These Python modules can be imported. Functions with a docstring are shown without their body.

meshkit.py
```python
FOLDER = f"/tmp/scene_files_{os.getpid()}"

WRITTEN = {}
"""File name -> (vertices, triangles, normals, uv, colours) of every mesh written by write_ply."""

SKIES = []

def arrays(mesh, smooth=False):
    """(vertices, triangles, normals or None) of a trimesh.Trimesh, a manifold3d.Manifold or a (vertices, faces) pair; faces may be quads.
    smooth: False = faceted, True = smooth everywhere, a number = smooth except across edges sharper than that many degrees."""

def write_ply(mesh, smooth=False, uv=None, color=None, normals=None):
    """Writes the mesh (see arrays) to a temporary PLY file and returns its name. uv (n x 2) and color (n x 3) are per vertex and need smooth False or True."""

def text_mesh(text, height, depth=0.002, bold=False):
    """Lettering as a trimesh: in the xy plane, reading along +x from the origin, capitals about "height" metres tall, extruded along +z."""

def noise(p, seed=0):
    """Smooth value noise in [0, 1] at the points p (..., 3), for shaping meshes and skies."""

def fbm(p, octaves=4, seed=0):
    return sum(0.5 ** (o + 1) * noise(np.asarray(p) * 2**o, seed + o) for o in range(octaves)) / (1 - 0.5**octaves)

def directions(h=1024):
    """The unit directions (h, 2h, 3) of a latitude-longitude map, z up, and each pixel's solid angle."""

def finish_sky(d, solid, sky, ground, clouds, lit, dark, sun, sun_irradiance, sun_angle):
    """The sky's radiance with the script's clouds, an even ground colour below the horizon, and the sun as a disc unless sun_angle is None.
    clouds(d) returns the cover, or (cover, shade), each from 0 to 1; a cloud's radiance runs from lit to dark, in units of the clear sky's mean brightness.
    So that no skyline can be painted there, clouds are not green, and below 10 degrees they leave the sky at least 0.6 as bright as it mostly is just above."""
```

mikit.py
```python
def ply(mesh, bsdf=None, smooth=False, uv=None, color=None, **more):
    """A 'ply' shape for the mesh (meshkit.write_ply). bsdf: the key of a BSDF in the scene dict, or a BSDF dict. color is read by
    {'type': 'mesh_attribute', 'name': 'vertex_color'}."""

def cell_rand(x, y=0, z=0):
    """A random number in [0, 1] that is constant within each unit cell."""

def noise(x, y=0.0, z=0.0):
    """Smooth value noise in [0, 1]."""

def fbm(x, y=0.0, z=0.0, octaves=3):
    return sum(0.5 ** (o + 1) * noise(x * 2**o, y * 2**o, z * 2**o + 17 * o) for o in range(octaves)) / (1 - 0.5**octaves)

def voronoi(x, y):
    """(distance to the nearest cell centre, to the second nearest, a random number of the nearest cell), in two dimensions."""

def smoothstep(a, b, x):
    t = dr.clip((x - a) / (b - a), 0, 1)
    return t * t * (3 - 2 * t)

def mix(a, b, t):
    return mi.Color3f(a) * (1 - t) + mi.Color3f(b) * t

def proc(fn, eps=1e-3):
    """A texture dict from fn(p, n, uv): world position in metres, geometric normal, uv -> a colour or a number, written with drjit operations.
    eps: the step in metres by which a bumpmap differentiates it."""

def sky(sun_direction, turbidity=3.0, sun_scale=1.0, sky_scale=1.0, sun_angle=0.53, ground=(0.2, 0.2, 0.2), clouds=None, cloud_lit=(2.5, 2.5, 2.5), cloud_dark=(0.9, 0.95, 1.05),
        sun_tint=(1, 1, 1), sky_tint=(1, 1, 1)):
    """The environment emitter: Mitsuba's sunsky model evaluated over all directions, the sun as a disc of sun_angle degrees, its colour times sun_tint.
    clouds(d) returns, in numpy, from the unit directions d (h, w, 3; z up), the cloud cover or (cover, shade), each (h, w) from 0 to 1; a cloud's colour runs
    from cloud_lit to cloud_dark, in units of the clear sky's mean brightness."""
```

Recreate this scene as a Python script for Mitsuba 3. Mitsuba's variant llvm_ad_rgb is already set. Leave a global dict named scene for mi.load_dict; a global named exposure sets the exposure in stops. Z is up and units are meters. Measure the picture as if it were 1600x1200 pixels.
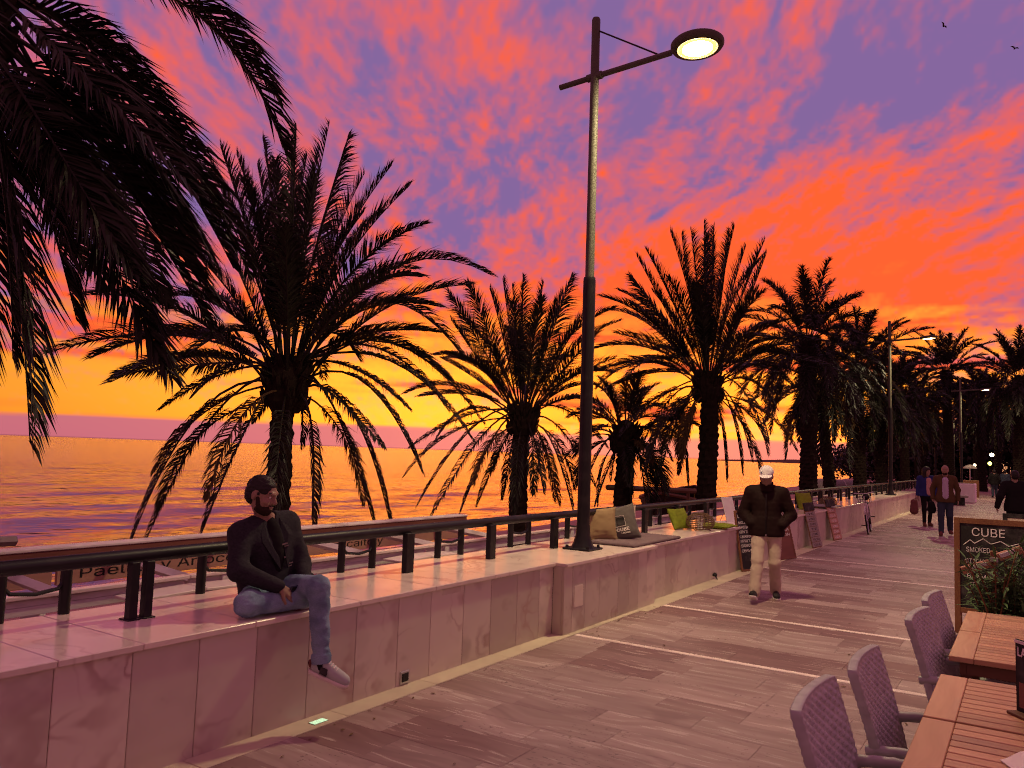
import math, random
import numpy as np
import trimesh
import scipy.sparse
import drjit as dr
import mitsuba as mi
import mikit, meshkit
from mikit import noise, fbm, smoothstep, mix, cell_rand, proc

T = mi.ScalarTransform4f
scene, labels = {}, {}
exposure = 0.0

# ------------------------------------------------------------------ camera
YAW, PITCH, ROLL, EYE = 33.14, 4.93, 1.94, 1.75
_y, _p, _r = np.radians([YAW, PITCH, ROLL])
FWD = np.array([-math.sin(_y) * math.cos(_p), math.cos(_y) * math.cos(_p), math.sin(_p)])
_r0 = np.array([math.cos(_y), math.sin(_y), 0.0])
_u0 = np.cross(_r0, FWD)
UP = -math.sin(_r) * _r0 + math.cos(_r) * _u0
scene['camera'] = {'type': 'perspective', 'fov': math.degrees(2 * math.atan(800 / 1237)), 'fov_axis': 'x', 'near_clip': 0.05, 'far_clip': 60000.0,
                   'to_world': T().look_at(origin=[0, 0, EYE], target=(np.array([0, 0, EYE]) + FWD).tolist(), up=UP.tolist())}

# ------------------------------------------------------------------ sky: sunset behind high broken cloud
SUN_AZ=-24.0   # degrees from +y towards +x
def sun_dir(el=4.0):
    a,e=np.radians(SUN_AZ),np.radians(el)
    return [float(np.sin(a)*np.cos(e)),float(np.cos(a)*np.cos(e)),float(np.sin(e))]
def sm(a,b,x):
    t=np.clip((x-a)/(b-a),0,1); return t*t*(3-2*t)
def clouds(d):
    x,y,z=d[...,0],d[...,1],np.clip(d[...,2],0,1)
    az=np.degrees(np.arctan2(x,y)); el=np.degrees(np.arcsin(z))
    rel=(az-SUN_AZ+180)%360-180                       # azimuth from the sunset
    k=1/(z+.13)
    u,v=x*k,y*k
    th=np.radians(128.0)                                # the cloud streets run this way
    a,b=u*np.cos(th)+v*np.sin(th),-u*np.sin(th)+v*np.cos(th)
    P=lambda s,t,o: np.stack([a*s+o,b*t+o*1.7,np.full_like(a,o*.37)],-1)
    w=meshkit.fbm(P(.7,.7,5.1),3,3)-.5
    w2=meshkit.fbm(P(.7,.7,9.4),3,7)-.5
    Q=lambda s,t,o: np.stack([(a+w*1.1)*s+o,(b+w2*.8)*t+o*1.7,np.full_like(a,o*.37)],-1)
    big=meshkit.fbm(Q(.45,.8,2.3),4,11)
    mid=meshkit.fbm(Q(1.6,5.0,7.7),4,23)
    fine=meshkit.fbm(Q(7.,19.,3.3),4,31)
    rip=meshkit.fbm(Q(19.,46.,1.3),3,41)
    n=(big-.5)*1.35+(mid-.5)*1.5+(fine-.5)*1.6+(rip-.5)*1.2
    # height at which the red underside gives way to the grey-violet veil
    front=5.0+8.0*np.exp(-((rel-10)/15)**2)-0.004*np.abs(rel)**1.35
    belt=np.exp(-((el-12.5-.06*(rel-8)-2.2*np.sin(rel*.07))/5.2)**2)*np.exp(-((rel-6)/42)**2)
    shade=.82*sm(-9,16,el-front)+n*.78-.36*belt
    shade=np.clip(np.maximum(shade,.02)+.35*sm(.05,.4,(mid-.5)*1.3+(fine-.5)*.9-.05)*sm(10,19,el)*(1-.6*belt),0,1)
    shade=np.where(shade>.62,.62+.38*np.tanh((shade-.62)/.38),shade)
    # away from the sunset, out of view, toned for the light on the wall
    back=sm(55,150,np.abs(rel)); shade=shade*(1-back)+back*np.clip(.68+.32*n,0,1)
    # open golden gap above the sea
    st=meshkit.fbm(np.stack([az*.05,el*1.1,az*0+4.4],-1),4,51)
    gap=(1-sm(2.0,12.0,el+(st-.5)*7+n*3))*(1-sm(50,100,np.abs(rel)))
    cover=1-.9*gap*(1-.62*np.exp(-(rel/17)**2))
    streak=sm(.50,.66,st)*sm(1,2.5,el)*(1-sm(8,14,el))
    cover=np.clip(cover+.45*streak,0,1)
    shade=np.clip(shade-.0*streak,0,1)
    cover=cover*(1-.25*back)
    # low bank over the horizon
    edge=1.55+.25*(meshkit.fbm(np.stack([az*.12,az*0,az*0+1.7],-1),3,61)-.5)-.006*np.abs(rel+20)
    bank=1-sm(-.12,.12,el-edge)
    cover=cover*(1-bank)+bank*.86
    shade=shade*(1-bank)+bank*.58
    return cover,shade
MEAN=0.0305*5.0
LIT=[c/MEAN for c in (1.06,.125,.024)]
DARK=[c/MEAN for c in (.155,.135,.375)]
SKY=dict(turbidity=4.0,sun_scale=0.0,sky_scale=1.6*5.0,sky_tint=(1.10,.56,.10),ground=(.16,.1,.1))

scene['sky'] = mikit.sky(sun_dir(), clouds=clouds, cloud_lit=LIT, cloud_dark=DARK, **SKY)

# ------------------------------------------------------------------ helpers
def numbered(key):
    if key not in scene and key not in labels and key not in used:
        used.add(key); return key
    k = 1
    while f'{key}_{k:03d}' in used: k += 1
    used.add(f'{key}_{k:03d}'); return f'{key}_{k:03d}'
used = set()

def thing(name, label, cat, group=None):
    key = numbered(name)
    labels[key] = {'label': label, 'category': cat}
    if group: labels[key]['group'] = group
    return key

def obj(name, mesh, bsdf, parent=None, smooth=False, label=None, kind=None, **kw):
    key = numbered(f'{parent}__{name}' if parent else name)
    scene[key] = mikit.ply(mesh, bsdf, smooth=smooth, **kw)
    d = {}
    if label: d['label'] = label
    if kind: d['kind'] = kind
    if d: labels[key] = d
    return key

def tag(key, label, cat, group=None):
    labels.setdefault(key, {}).update({'label': label, 'category': cat})
    if group: labels[key]['group'] = group
    return key

def struct(name, mesh, bsdf, label, cat, smooth=False, kind='structure', **kw):
    key = obj(name, mesh, bsdf, None, smooth, label, kind, **kw)
    labels[key]['category'] = cat
    return key

def cat_(ms):
    vs, fs, n = [], [], 0
    for m in ms:
        v, f = (m.vertices, m.faces) if hasattr(m, 'vertices') else m
        vs.append(np.asarray(v, float)); fs.append(np.asarray(f) + n); n += len(v)
    return trimesh.Trimesh(np.vstack(vs), np.vstack(fs), process=False)

def box(x0, x1, y0, y1, z0, z1, ch=0.0):
    """a box, its edges chamfered by ch"""
    lo, hi = np.array([x0, y0, z0], float), np.array([x1, y1, z1], float)
    if ch <= 0:
        m = trimesh.creation.box(extents=hi - lo); m.apply_translation((lo + hi) / 2); return m
    pts = []
    for sx in (0, 1):
        for sy in (0, 1):
            for sz in (0, 1):
                s = np.array([sx, sy, sz]); p = lo + (hi - lo) * s; inn = ch * (1 - 2 * s)
                for k in range(3):
                    q = p + inn; q[k] = p[k]; pts.append(q)
    return trimesh.convex.convex_hull(np.array(pts))

def rotz(m, deg, c=(0, 0, 0)):
    m = m.copy(); m.apply_transform(trimesh.transformations.rotation_matrix(math.radians(deg), [0, 0, 1], c)); return m
def rot(m, deg, axis, c=(0, 0, 0)):
    m = m.copy(); m.apply_transform(trimesh.transformations.rotation_matrix(math.radians(deg), axis, c)); return m
def move(m, *d):
    m = m.copy(); m.apply_translation(d); return m

def tube(pts, rad, sides=8, cap=True):
    p = np.asarray(pts, float); n = len(p); rad = np.broadcast_to(rad, (n,)).astype(float)
    t = np.gradient(p, axis=0); t /= np.linalg.norm(t, axis=1, keepdims=True) + 1e-12
    ref = np.array([0, 0, 1.0]) if abs(t[0, 2]) < 0.9 else np.array([1.0, 0, 0])
    a = np.cross(t[0], ref); a /= np.linalg.norm(a)
    A = []
    for i in range(n):
        a = a - t[i] * (a @ t[i]); a /= np.linalg.norm(a) + 1e-12; A.append(a)
    A = np.array(A); B = np.cross(t, A)
    ang = np.arange(sides) * 2 * np.pi / sides
    v = p[:, None] + rad[:, None, None] * (np.cos(ang)[None, :, None] * A[:, None] + np.sin(ang)[None, :, None] * B[:, None])
    i, j = np.meshgrid(np.arange(n - 1), np.arange(sides), indexing='ij')
    q = np.stack([i * sides + j, i * sides + (j + 1) % sides, (i + 1) * sides + (j + 1) % sides, (i + 1) * sides + j], -1).reshape(-1, 4)
    f = np.vstack([q[:, [0, 1, 2]], q[:, [0, 2, 3]]])
    v = v.reshape(-1, 3)
    if cap:
        k = len(v); v = np.vstack([v, p[0], p[-1]])
        jj = np.arange(sides); e = (n - 1) * sides
        f = np.vstack([f, np.stack([jj * 0 + k, (jj + 1) % sides, jj], 1), np.stack([jj * 0 + k + 1, e + jj, e + (jj + 1) % sides], 1)])
    return trimesh.Trimesh(v, f, process=False)

def bez(p0, p1, p2, n=14):
    t = np.linspace(0, 1, n)[:, None]
    return (1 - t) ** 2 * np.asarray(p0, float) + 2 * t * (1 - t) * np.asarray(p1, float) + t * t * np.asarray(p2, float)

def lathe(profile, sides=24, at=(0, 0, 0)):
    p = np.asarray(profile, float); n = len(p); ang = np.arange(sides) * 2 * np.pi / sides
    v = np.stack([p[:, None, 0] * np.cos(ang), p[:, None, 0] * np.sin(ang), np.broadcast_to(p[:, None, 1], (n, sides))], -1).reshape(-1, 3) + np.asarray(at, float)
    i, j = np.meshgrid(np.arange(n - 1), np.arange(sides), indexing='ij')
    q = np.stack([i * sides + j, i * sides + (j + 1) % sides, (i + 1) * sides + (j + 1) % sides, (i + 1) * sides + j], -1).reshape(-1, 4)
    return trimesh.Trimesh(v, np.vstack([q[:, [0, 1, 2]], q[:, [0, 2, 3]]]), process=False)

def grid_mesh(P):
    """(n, m, 3) points as a sheet"""
    n, m = P.shape[:2]
    i, j = np.meshgrid(np.arange(n - 1), np.arange(m - 1), indexing='ij')
    q = np.stack([i * m + j, (i + 1) * m + j, (i + 1) * m + j + 1, i * m + j + 1], -1).reshape(-1, 4)
    return trimesh.Trimesh(P.reshape(-1, 3), np.vstack([q[:, [0, 1, 2]], q[:, [0, 2, 3]]]), process=False)

def text_on(text, height, origin, right, up, depth=0.003, bold=False, width=None):
    """lettering as raised paint: origin is the lower left, right and up the axes"""
    m = meshkit.text_mesh(text, height, depth, bold)
    v = np.array(m.vertices)
    if width: v[:, 0] *= width / (v[:, 0].max() - v[:, 0].min())
    r, u = np.asarray(right, float), np.asarray(up, float)
    r /= np.linalg.norm(r); u /= np.linalg.norm(u); n = np.cross(r, u)
    return trimesh.Trimesh(np.asarray(origin, float) + v[:, :1] * r + v[:, 1:2] * u + v[:, 2:] * n, m.faces, process=False)

# ------------------------------------------------------------------ blended solids (people, cushions): distance fields meshed with surface nets
class Solid:
    def __init__(self, lo, hi, h):
        self.lo = np.asarray(lo, float); self.h = h
        self.n = np.ceil((np.asarray(hi, float) - self.lo) / h).astype(int) + 1
        self.F = np.full(self.n, 1.0, np.float32)
        self.a, self.b = self.n.copy(), self.n * 0
    def _sub(self, lo, hi):
        a = np.clip(np.floor((lo - self.lo) / self.h).astype(int), 0, self.n); b = np.clip(np.ceil((hi - self.lo) / self.h).astype(int) + 1, 0, self.n)
        s = tuple(slice(x, y) for x, y in zip(a, b))
        ax = [(self.lo[k] + self.h * np.arange(a[k], b[k])).astype(np.float32) for k in range(3)]
        return s, np.stack(np.meshgrid(*ax, indexing='ij'), -1)
    def _mix(self, s, d, k, cut):
        A = self.F[s]
        if not cut: self.a = np.minimum(self.a, [x.start for x in s]); self.b = np.maximum(self.b, [x.stop for x in s])
        if cut:
            d = -d; hh = np.clip(0.5 - 0.5 * (A - d) / k, 0, 1); self.F[s] = A + (d - A) * hh + k * hh * (1 - hh)
        else:
            hh = np.clip(0.5 + 0.5 * (A - d) / k, 0, 1); self.F[s] = A + (d - A) * hh - k * hh * (1 - hh)
    def cone(self, a, ra, b, rb, k=0.03, cut=False):
        a, b = np.asarray(a, float), np.asarray(b, float); pad = max(ra, rb) + k + 2 * self.h
        s, P = self._sub(np.minimum(a, b) - pad, np.maximum(a, b) + pad)
        if P.size == 0: return
        ba = (b - a).astype(np.float32); q = P - a.astype(np.float32)
        t = np.clip((q @ ba) / max(float(ba @ ba), 1e-9), 0, 1)
        d = np.linalg.norm(q - t[..., None] * ba, axis=-1) - (ra + (rb - ra) * t)
        self._mix(s, d, k, cut)
    def ell(self, c, r, R=None, k=0.03, cut=False):
        """ellipsoid with radii r along the rows of R"""
        c, r = np.asarray(c, float), np.asarray(r, np.float32); R = np.eye(3) if R is None else np.asarray(R, float)
        ext = np.sqrt(((R * r[:, None]) ** 2).sum(0)) + k + 2 * self.h
        s, P = self._sub(c - ext, c + ext)
        if P.size == 0: return
        q = (P - c.astype(np.float32)) @ R.T.astype(np.float32)
        k0 = np.linalg.norm(q / r, axis=-1); k1 = np.linalg.norm(q / (r * r), axis=-1)
        self._mix(s, k0 * (k0 - 1) / np.maximum(k1, 1e-6), k, cut)
    def half(self, c, n):
        """keeps what lies on the side that n points away from"""
        s = tuple(slice(x, y) for x, y in zip(self.a, self.b))
        P = np.stack(np.meshgrid(*[(self.lo[k] + self.h * np.arange(self.a[k], self.b[k])).astype(np.float32) for k in range(3)], indexing='ij'), -1)
        self.F[s] = np.maximum(self.F[s], ((P - np.asarray(c, np.float32)) @ np.asarray(n, np.float32)))
    def mesh(self, fold=0.0, freq=14.0, seed=0, smooth=1):
        a, b = np.maximum(self.a - 2, 0), np.minimum(self.b + 2, self.n)
        F = self.F[a[0]:b[0], a[1]:b[1], a[2]:b[2]]; n = b - a
        self.lo = self.lo + self.h * a
        F[0] = F[-1] = 1; F[:, 0] = F[:, -1] = 1; F[:, :, 0] = F[:, :, -1] = 1
        ins = F < 0
        c = n - 1
        cnt = np.zeros(c, np.int8)
        corners = [(i, j, k) for i in (0, 1) for j in (0, 1) for k in (0, 1)]
        for i, j, k in corners: cnt += ins[i:i + c[0], j:j + c[1], k:k + c[2]]
        act = (cnt > 0) & (cnt < 8)
        idx = -np.ones(c, np.int64); ijk = np.argwhere(act); idx[act] = np.arange(len(ijk))
        vals = np.stack([F[ijk[:, 0] + i, ijk[:, 1] + j, ijk[:, 2] + k] for i, j, k in corners], 1)
        acc = np.zeros((len(ijk), 3)); num = np.zeros(len(ijk)); C = np.array(corners, float)
        for e in range(8):
            for g in range(e + 1, 8):
                if np.abs(C[e] - C[g]).sum() != 1: continue
                x = (vals[:, e] < 0) != (vals[:, g] < 0)
                t = np.where(x, vals[:, e] / np.where(x, vals[:, e] - vals[:, g], 1), 0)
                acc += np.where(x[:, None], C[e] + t[:, None] * (C[g] - C[e]), 0); num += x
        v = self.lo + self.h * (ijk + acc / num[:, None])
        fs = []
        for ax in range(3):
            o1, o2 = [(1, 2), (2, 0), (0, 1)][ax]
            d0, d1, d2 = np.eye(3, dtype=int)[[ax, o1, o2]]
            i0 = vals[:, 0] < 0; i1 = vals[:, corners.index(tuple(int(x) for x in d0))] < 0
            for flip, m in ((False, i0 & ~i1), (True, ~i0 & i1)):
                p = ijk[m]; p = p[(p[:, o1] > 0) & (p[:, o2] > 0)]
                q = np.stack([idx[tuple((p - d1 - d2).T)], idx[tuple((p - d2).T)], idx[tuple(p.T)], idx[tuple((p - d1).T)]], 1)
                fs.append(q[:, ::-1] if flip else q)
        q = np.vstack(fs); q = q[(q >= 0).all(1)]
        m = trimesh.Trimesh(v, np.vstack([q[:, [0, 1, 2]], q[:, [0, 2, 3]]]), process=False)
        if smooth:
            e = np.unique(np.sort(np.vstack([q[:, [0, 1]], q[:, [1, 2]], q[:, [2, 3]], q[:, [3, 0]]]), 1), axis=0); nv = len(v)
            A = scipy.sparse.coo_matrix((np.ones(2 * len(e)), (np.r_[e[:, 0], e[:, 1]], np.r_[e[:, 1], e[:, 0]])), (nv, nv)).tocsr()
            dg = np.maximum(np.asarray(A.sum(1)).ravel(), 1)[:, None]
            for it in range(2 * smooth): v = v + .45 * (A @ v / dg - v); v = v - .46 * (A @ v / dg - v)
            m = trimesh.Trimesh(v, m.faces, process=False)
        if fold:
            vv = np.array(m.vertices); nn = np.array(m.vertex_normals)
            d = (meshkit.fbm(vv * freq * [1, 1, 1.7], 3, seed) - .5) * 2
            d = np.where(d > 0, d, d * 1.4)
            m = trimesh.Trimesh(vv + nn * (fold * d)[:, None], m.faces, process=False)
        return m

# ------------------------------------------------------------------ materials
def rgb(*c): return {'type': 'rgb', 'value': list(c)}
def mat(name, color, rough=0.6, spec=0.4, metal=0.0, two=True, **kw):
    b = {'type': 'principled', 'base_color': rgb(*color) if isinstance(color, (tuple, list)) else color, 'roughness': rough, 'metallic': metal, **kw}
    if metal == 0.0: b['specular'] = spec
    scene[name] = {'type': 'twosided', 'bsdf': b} if two else b
    return name
def bumped(name, tex, scale, inner):
    b = scene[inner]['bsdf']
    scene[name] = {'type': 'twosided', 'bsdf': {'type': 'bumpmap', 'arbitrary': tex, 'scale': scale, 'bsdf': b}}
    return name

def marble_fn(p, n, uv):
    # each slab carries its own random pair in uv: tone, and the run of its veins
    r1, r2 = uv.x, uv.y
    ang = (r2 - .5) * 2.4
    s = p.y * dr.cos(ang) + (p.z + p.x * .8) * dr.sin(ang) + r1 * 9
    w = fbm(p.x * 3 + r1 * 31, p.y * 3, p.z * 3 + r2 * 17, 4)
    v = noise(s * 6.5 + w * 6.0, r1 * 40)
    vein = 1 - smoothstep(.0, .16, dr.abs(v - .5))
    band = smoothstep(.35, .75, noise(s * 2.2 + w * 2.4, r2 * 23, 3.3))
    c = mix((.60, .545, .45), (.42, .37, .30), band * .8 + .2 * r1)
    c = mix(c, (.36, .25, .21), vein * smoothstep(.45, .8, w) * .85)
    st = smoothstep(.62, .78, fbm(p.x * 5, p.y * 5, p.z * 5 + 7, 4))
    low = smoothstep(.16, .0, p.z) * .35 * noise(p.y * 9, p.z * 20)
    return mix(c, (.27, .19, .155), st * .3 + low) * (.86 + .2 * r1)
mat('marble', proc(marble_fn), .34, .45)
def marble_top_fn(p, n, uv):
    r1, r2 = uv.x, uv.y
    w = fbm(p.x * 2.5 + r1 * 31, p.y * 2.5, r2 * 17, 4)
    s = p.y * (.5 + r2) + p.x * (r1 - .2) * 1.4
    v = noise(s * 5 + w * 7, r1 * 40)
    vein = 1 - smoothstep(.0, .13, dr.abs(v - .5))
    c = mix((.68, .60, .52), (.54, .46, .39), w)
    c = mix(c, (.38, .27, .23), vein * smoothstep(.4, .75, noise(p.x * 4, p.y * 4, 5.5)) * .7)
    return mix(c, (.30, .22, .19), smoothstep(.6, .8, fbm(p.x * 4, p.y * 4, 9.1, 4)) * .35) * (.9 + .16 * r1)
mat('marble_top', proc(marble_top_fn), .16, .75)
def paving_fn(p, n, uv):
    r1, r2 = uv.x, uv.y
    g = fbm(p.x * 1.6 + r1 * 50, p.y * 15 + noise(p.x * 2.5, p.y * 2) * 3, r2 * 30, 4)
    g2 = noise(p.x * 5 + r2 * 40, p.y * 55 + noise(p.x * 4, p.y * 6) * 2.5)
    a = mix((.235, .168, .152), (.43, .335, .31), g)
    b = mix((.14, .078, .075), (.25, .155, .145), g)
    zone = fbm(p.x * .45, p.y * .8, 7.7, 3)
    c = mix(a, b, smoothstep(.42, .66, zone * .75 + r1 * .32))
    c = mix(c, (.56, .51, .45), smoothstep(.66, .85, g2) * .5 * smoothstep(.4, .6, g))
    c = mix(c, (.20, .12, .12), smoothstep(.62, .8, fbm(p.x * 2.4 + 5, p.y * 6, r1 * 9, 3)) * .5)
    fade = smoothstep(.52, .68, fbm(p.x * .5, p.y * .5, 3.3, 3))
    pits = smoothstep(.80, .86, noise(p.x * 30, p.y * 90, r2 * 5)) * smoothstep(.5, .6, noise(p.x * 3, p.y * 4, 9))
    c = mix(c, (.12, .08, .08), pits * .6)
    return c * (.89 + .16 * r2) * (1 - .12 * fade)
mat('paving', proc(paving_fn), .50, .4)
mat('joint', (.24, .165, .15), .9, .1)
mat('strip_stone', proc(lambda p, n, uv: mix((.56, .51, .37), (.40, .36, .26), fbm(p.x * 7, p.y * 4, 1.1, 4)) * (.85 + .25 * uv.x)), .5, .3)
mat('line_stone', proc(lambda p, n, uv: mix((.74, .66, .60), (.52, .43, .39), smoothstep(.4, .8, fbm(p.x * 6, p.y * 20, 2.2, 4)))), .45, .3)
mat('black_metal', proc(lambda p, n, uv: mix((.008, .008, .009), (.018, .016, .016), smoothstep(.5, .8, fbm(p.x * 8, p.y * 8, p.z * 8, 3)))), .42, .3)
mat('grey_metal', (.085, .08, .062), .62, .3)
mat('steel', (.5, .5, .5), .35, metal=1.0)
mat('sand', proc(lambda p, n, uv: mix((.36, .25, .20), (.24, .16, .13), fbm(p.x * .7, p.y * .7, 1.0, 4)) * (.85 + .3 * noise(p.x * 6, p.y * 6))), .9, .1)
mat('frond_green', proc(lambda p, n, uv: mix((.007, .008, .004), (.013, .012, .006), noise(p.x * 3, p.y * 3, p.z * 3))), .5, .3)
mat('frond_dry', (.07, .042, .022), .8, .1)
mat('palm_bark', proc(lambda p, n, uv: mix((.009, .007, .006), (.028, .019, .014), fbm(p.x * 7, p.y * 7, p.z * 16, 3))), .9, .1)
mat('white_paint', proc(lambda p, n, uv: mix((.66, .62, .60), (.45, .40, .38), smoothstep(.45, .8, fbm(p.x * 4, p.y * 3, p.z * 6, 4)))), .55, .3)
mat('panel_white', (.62, .55, .50), .25, .6)
mat('dark_red_wood', proc(lambda p, n, uv: mix((.12, .045, .035), (.20, .08, .055), fbm(p.x * 4, p.y * 2, p.z * 12, 3))), .6, .3)
mat('sign_wood', proc(lambda p, n, uv: mix((.46, .27, .20), (.34, .18, .13), fbm(p.x * 3, p.y * 2, p.z * 14, 3))), .6, .3)
mat('ink_black', (.015, .013, .013), .7, .2)
mat('ink_red', (.30, .05, .035), .7, .2)
mat('chalk', (.70, .68, .65), .9, .1)
mat('board_black', proc(lambda p, n, uv: mix((.018, .017, .017), (.07, .065, .062), smoothstep(.45, .85, fbm(p.x * 9, p.y * 9, p.z * 9, 4)))), .7, .2)
mat('board_wood', proc(lambda p, n, uv: mix((.22, .10, .045), (.14, .06, .026), fbm(p.x * 8, p.y * 8, p.z * 5, 3))), .5, .3)
def table_fn(p, n, uv):
    r = uv.x
    along = p.x * (1 - uv.y) + p.y * uv.y
    acr = p.y * (1 - uv.y) + p.x * uv.y
    g = fbm(along * 3 + r * 30, acr * 45 + noise(along * 4, acr * 6) * 2, r * 9, 4)
    c = mix((.52, .33, .18), (.37, .20, .095), g)
    return mix(c, (.30, .20, .14), smoothstep(.6, .85, fbm(along * 2 + r * 12, acr * 9, 4.4, 3)) * .5) * (.78 + .4 * r)
mat('table_wood', proc(table_fn), .42, .4)
mat('table_dark', (.12, .055, .03), .6, .3)
mat('rattan', proc(lambda p, n, uv: mix((.39, .43, .40), (.27, .295, .275), noise(p.x * 30, p.y * 30, p.z * 30))), .5, .35)
mat('denim', proc(lambda p, n, uv: mix((.11, .17, .24), (.20, .29, .38), smoothstep(.3, .75, fbm(p.x * 12, p.y * 12, p.z * 9, 3))) * (.85 + .3 * noise(p.x * 160, p.y * 160, p.z * 160))), .85, .15)
mat('denim_dark', (.035, .045, .07), .85, .1)
mat('blazer', proc(lambda p, n, uv: mix((.014, .014, .018), (.028, .027, .034), noise(p.x * 120, p.y * 120, p.z * 120))), .85, .15, sheen=.3)
mat('black_cloth', (.012, .011, .012), .9, .1)
mat('skin', proc(lambda p, n, uv: mix((.30, .19, .14), (.23, .14, .10), fbm(p.x * 30, p.y * 30, p.z * 30, 2))), .5, .3)
mat('hair', (.012, .009, .008), .55, .3)
mat('beard', (.03, .019, .014), .8, .1)
mat('brown_quilt', proc(lambda p, n, uv: mix((.020, .009, .009), (.013, .006, .006), noise(p.x * 20, p.y * 20, p.z * 20))), .7, .08)
mat('beige_cloth', proc(lambda p, n, uv: mix((.52, .43, .34), (.42, .34, .27), fbm(p.x * 14, p.y * 14, p.z * 7, 3))), .85, .1)
mat('white_cloth', (.70, .66, .66), .8, .15)
mat('shoe_grey', (.37, .41, .39), .7, .2)
mat('shoe_maroon', (.14, .05, .045), .7, .2)
mat('rubber_white', (.66, .62, .58), .6, .3)
mat('blue_cloth', (.022, .030, .13), .85, .1)
mat('pink_cloth', (.46, .27, .25), .85, .1)
mat('lilac_shirt', (.45, .38, .50), .85, .1)
mat('olive_jacket', (.085, .05, .024), .8, .15)
mat('ochre_cloth', proc(lambda p, n, uv: mix((.36, .27, .15), (.27, .19, .10), fbm(p.x * 12, p.y * 12, p.z * 12, 3))), .85, .1)
mat('grey_cloth', proc(lambda p, n, uv: mix((.15, .14, .125), (.11, .10, .09), fbm(p.x * 14, p.y * 14, p.z * 14, 3))), .85, .1)
mat('grey_mat', proc(lambda p, n, uv: mix((.17, .125, .13), (.13, .095, .10), noise(p.x * 90, p.y * 90, p.z * 90))), .9, .1)
mat('lime_cloth', proc(lambda p, n, uv: mix((.22, .28, .025), (.16, .21, .02), noise(p.x * 40, p.y * 40, p.z * 40))), .8, .15)
mat('wicker', (.16, .10, .05), .6, .3)
mat('leaf_green', proc(lambda p, n, uv: mix((.05, .10, .04), (.12, .19, .08), noise(p.x * 9, p.y * 9, p.z * 9))), .5, .15)
mat('copper', (.42, .21, .13), .4, .5)
mat('phone_blue', (.02, .028, .06), .25, .6)
mat('tarp', proc(lambda p, n, uv: mix((.30, .27, .25), (.20, .17, .16), fbm(p.x * 2, p.y * 2, p.z * 5, 3))), .6, .3)
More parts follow.
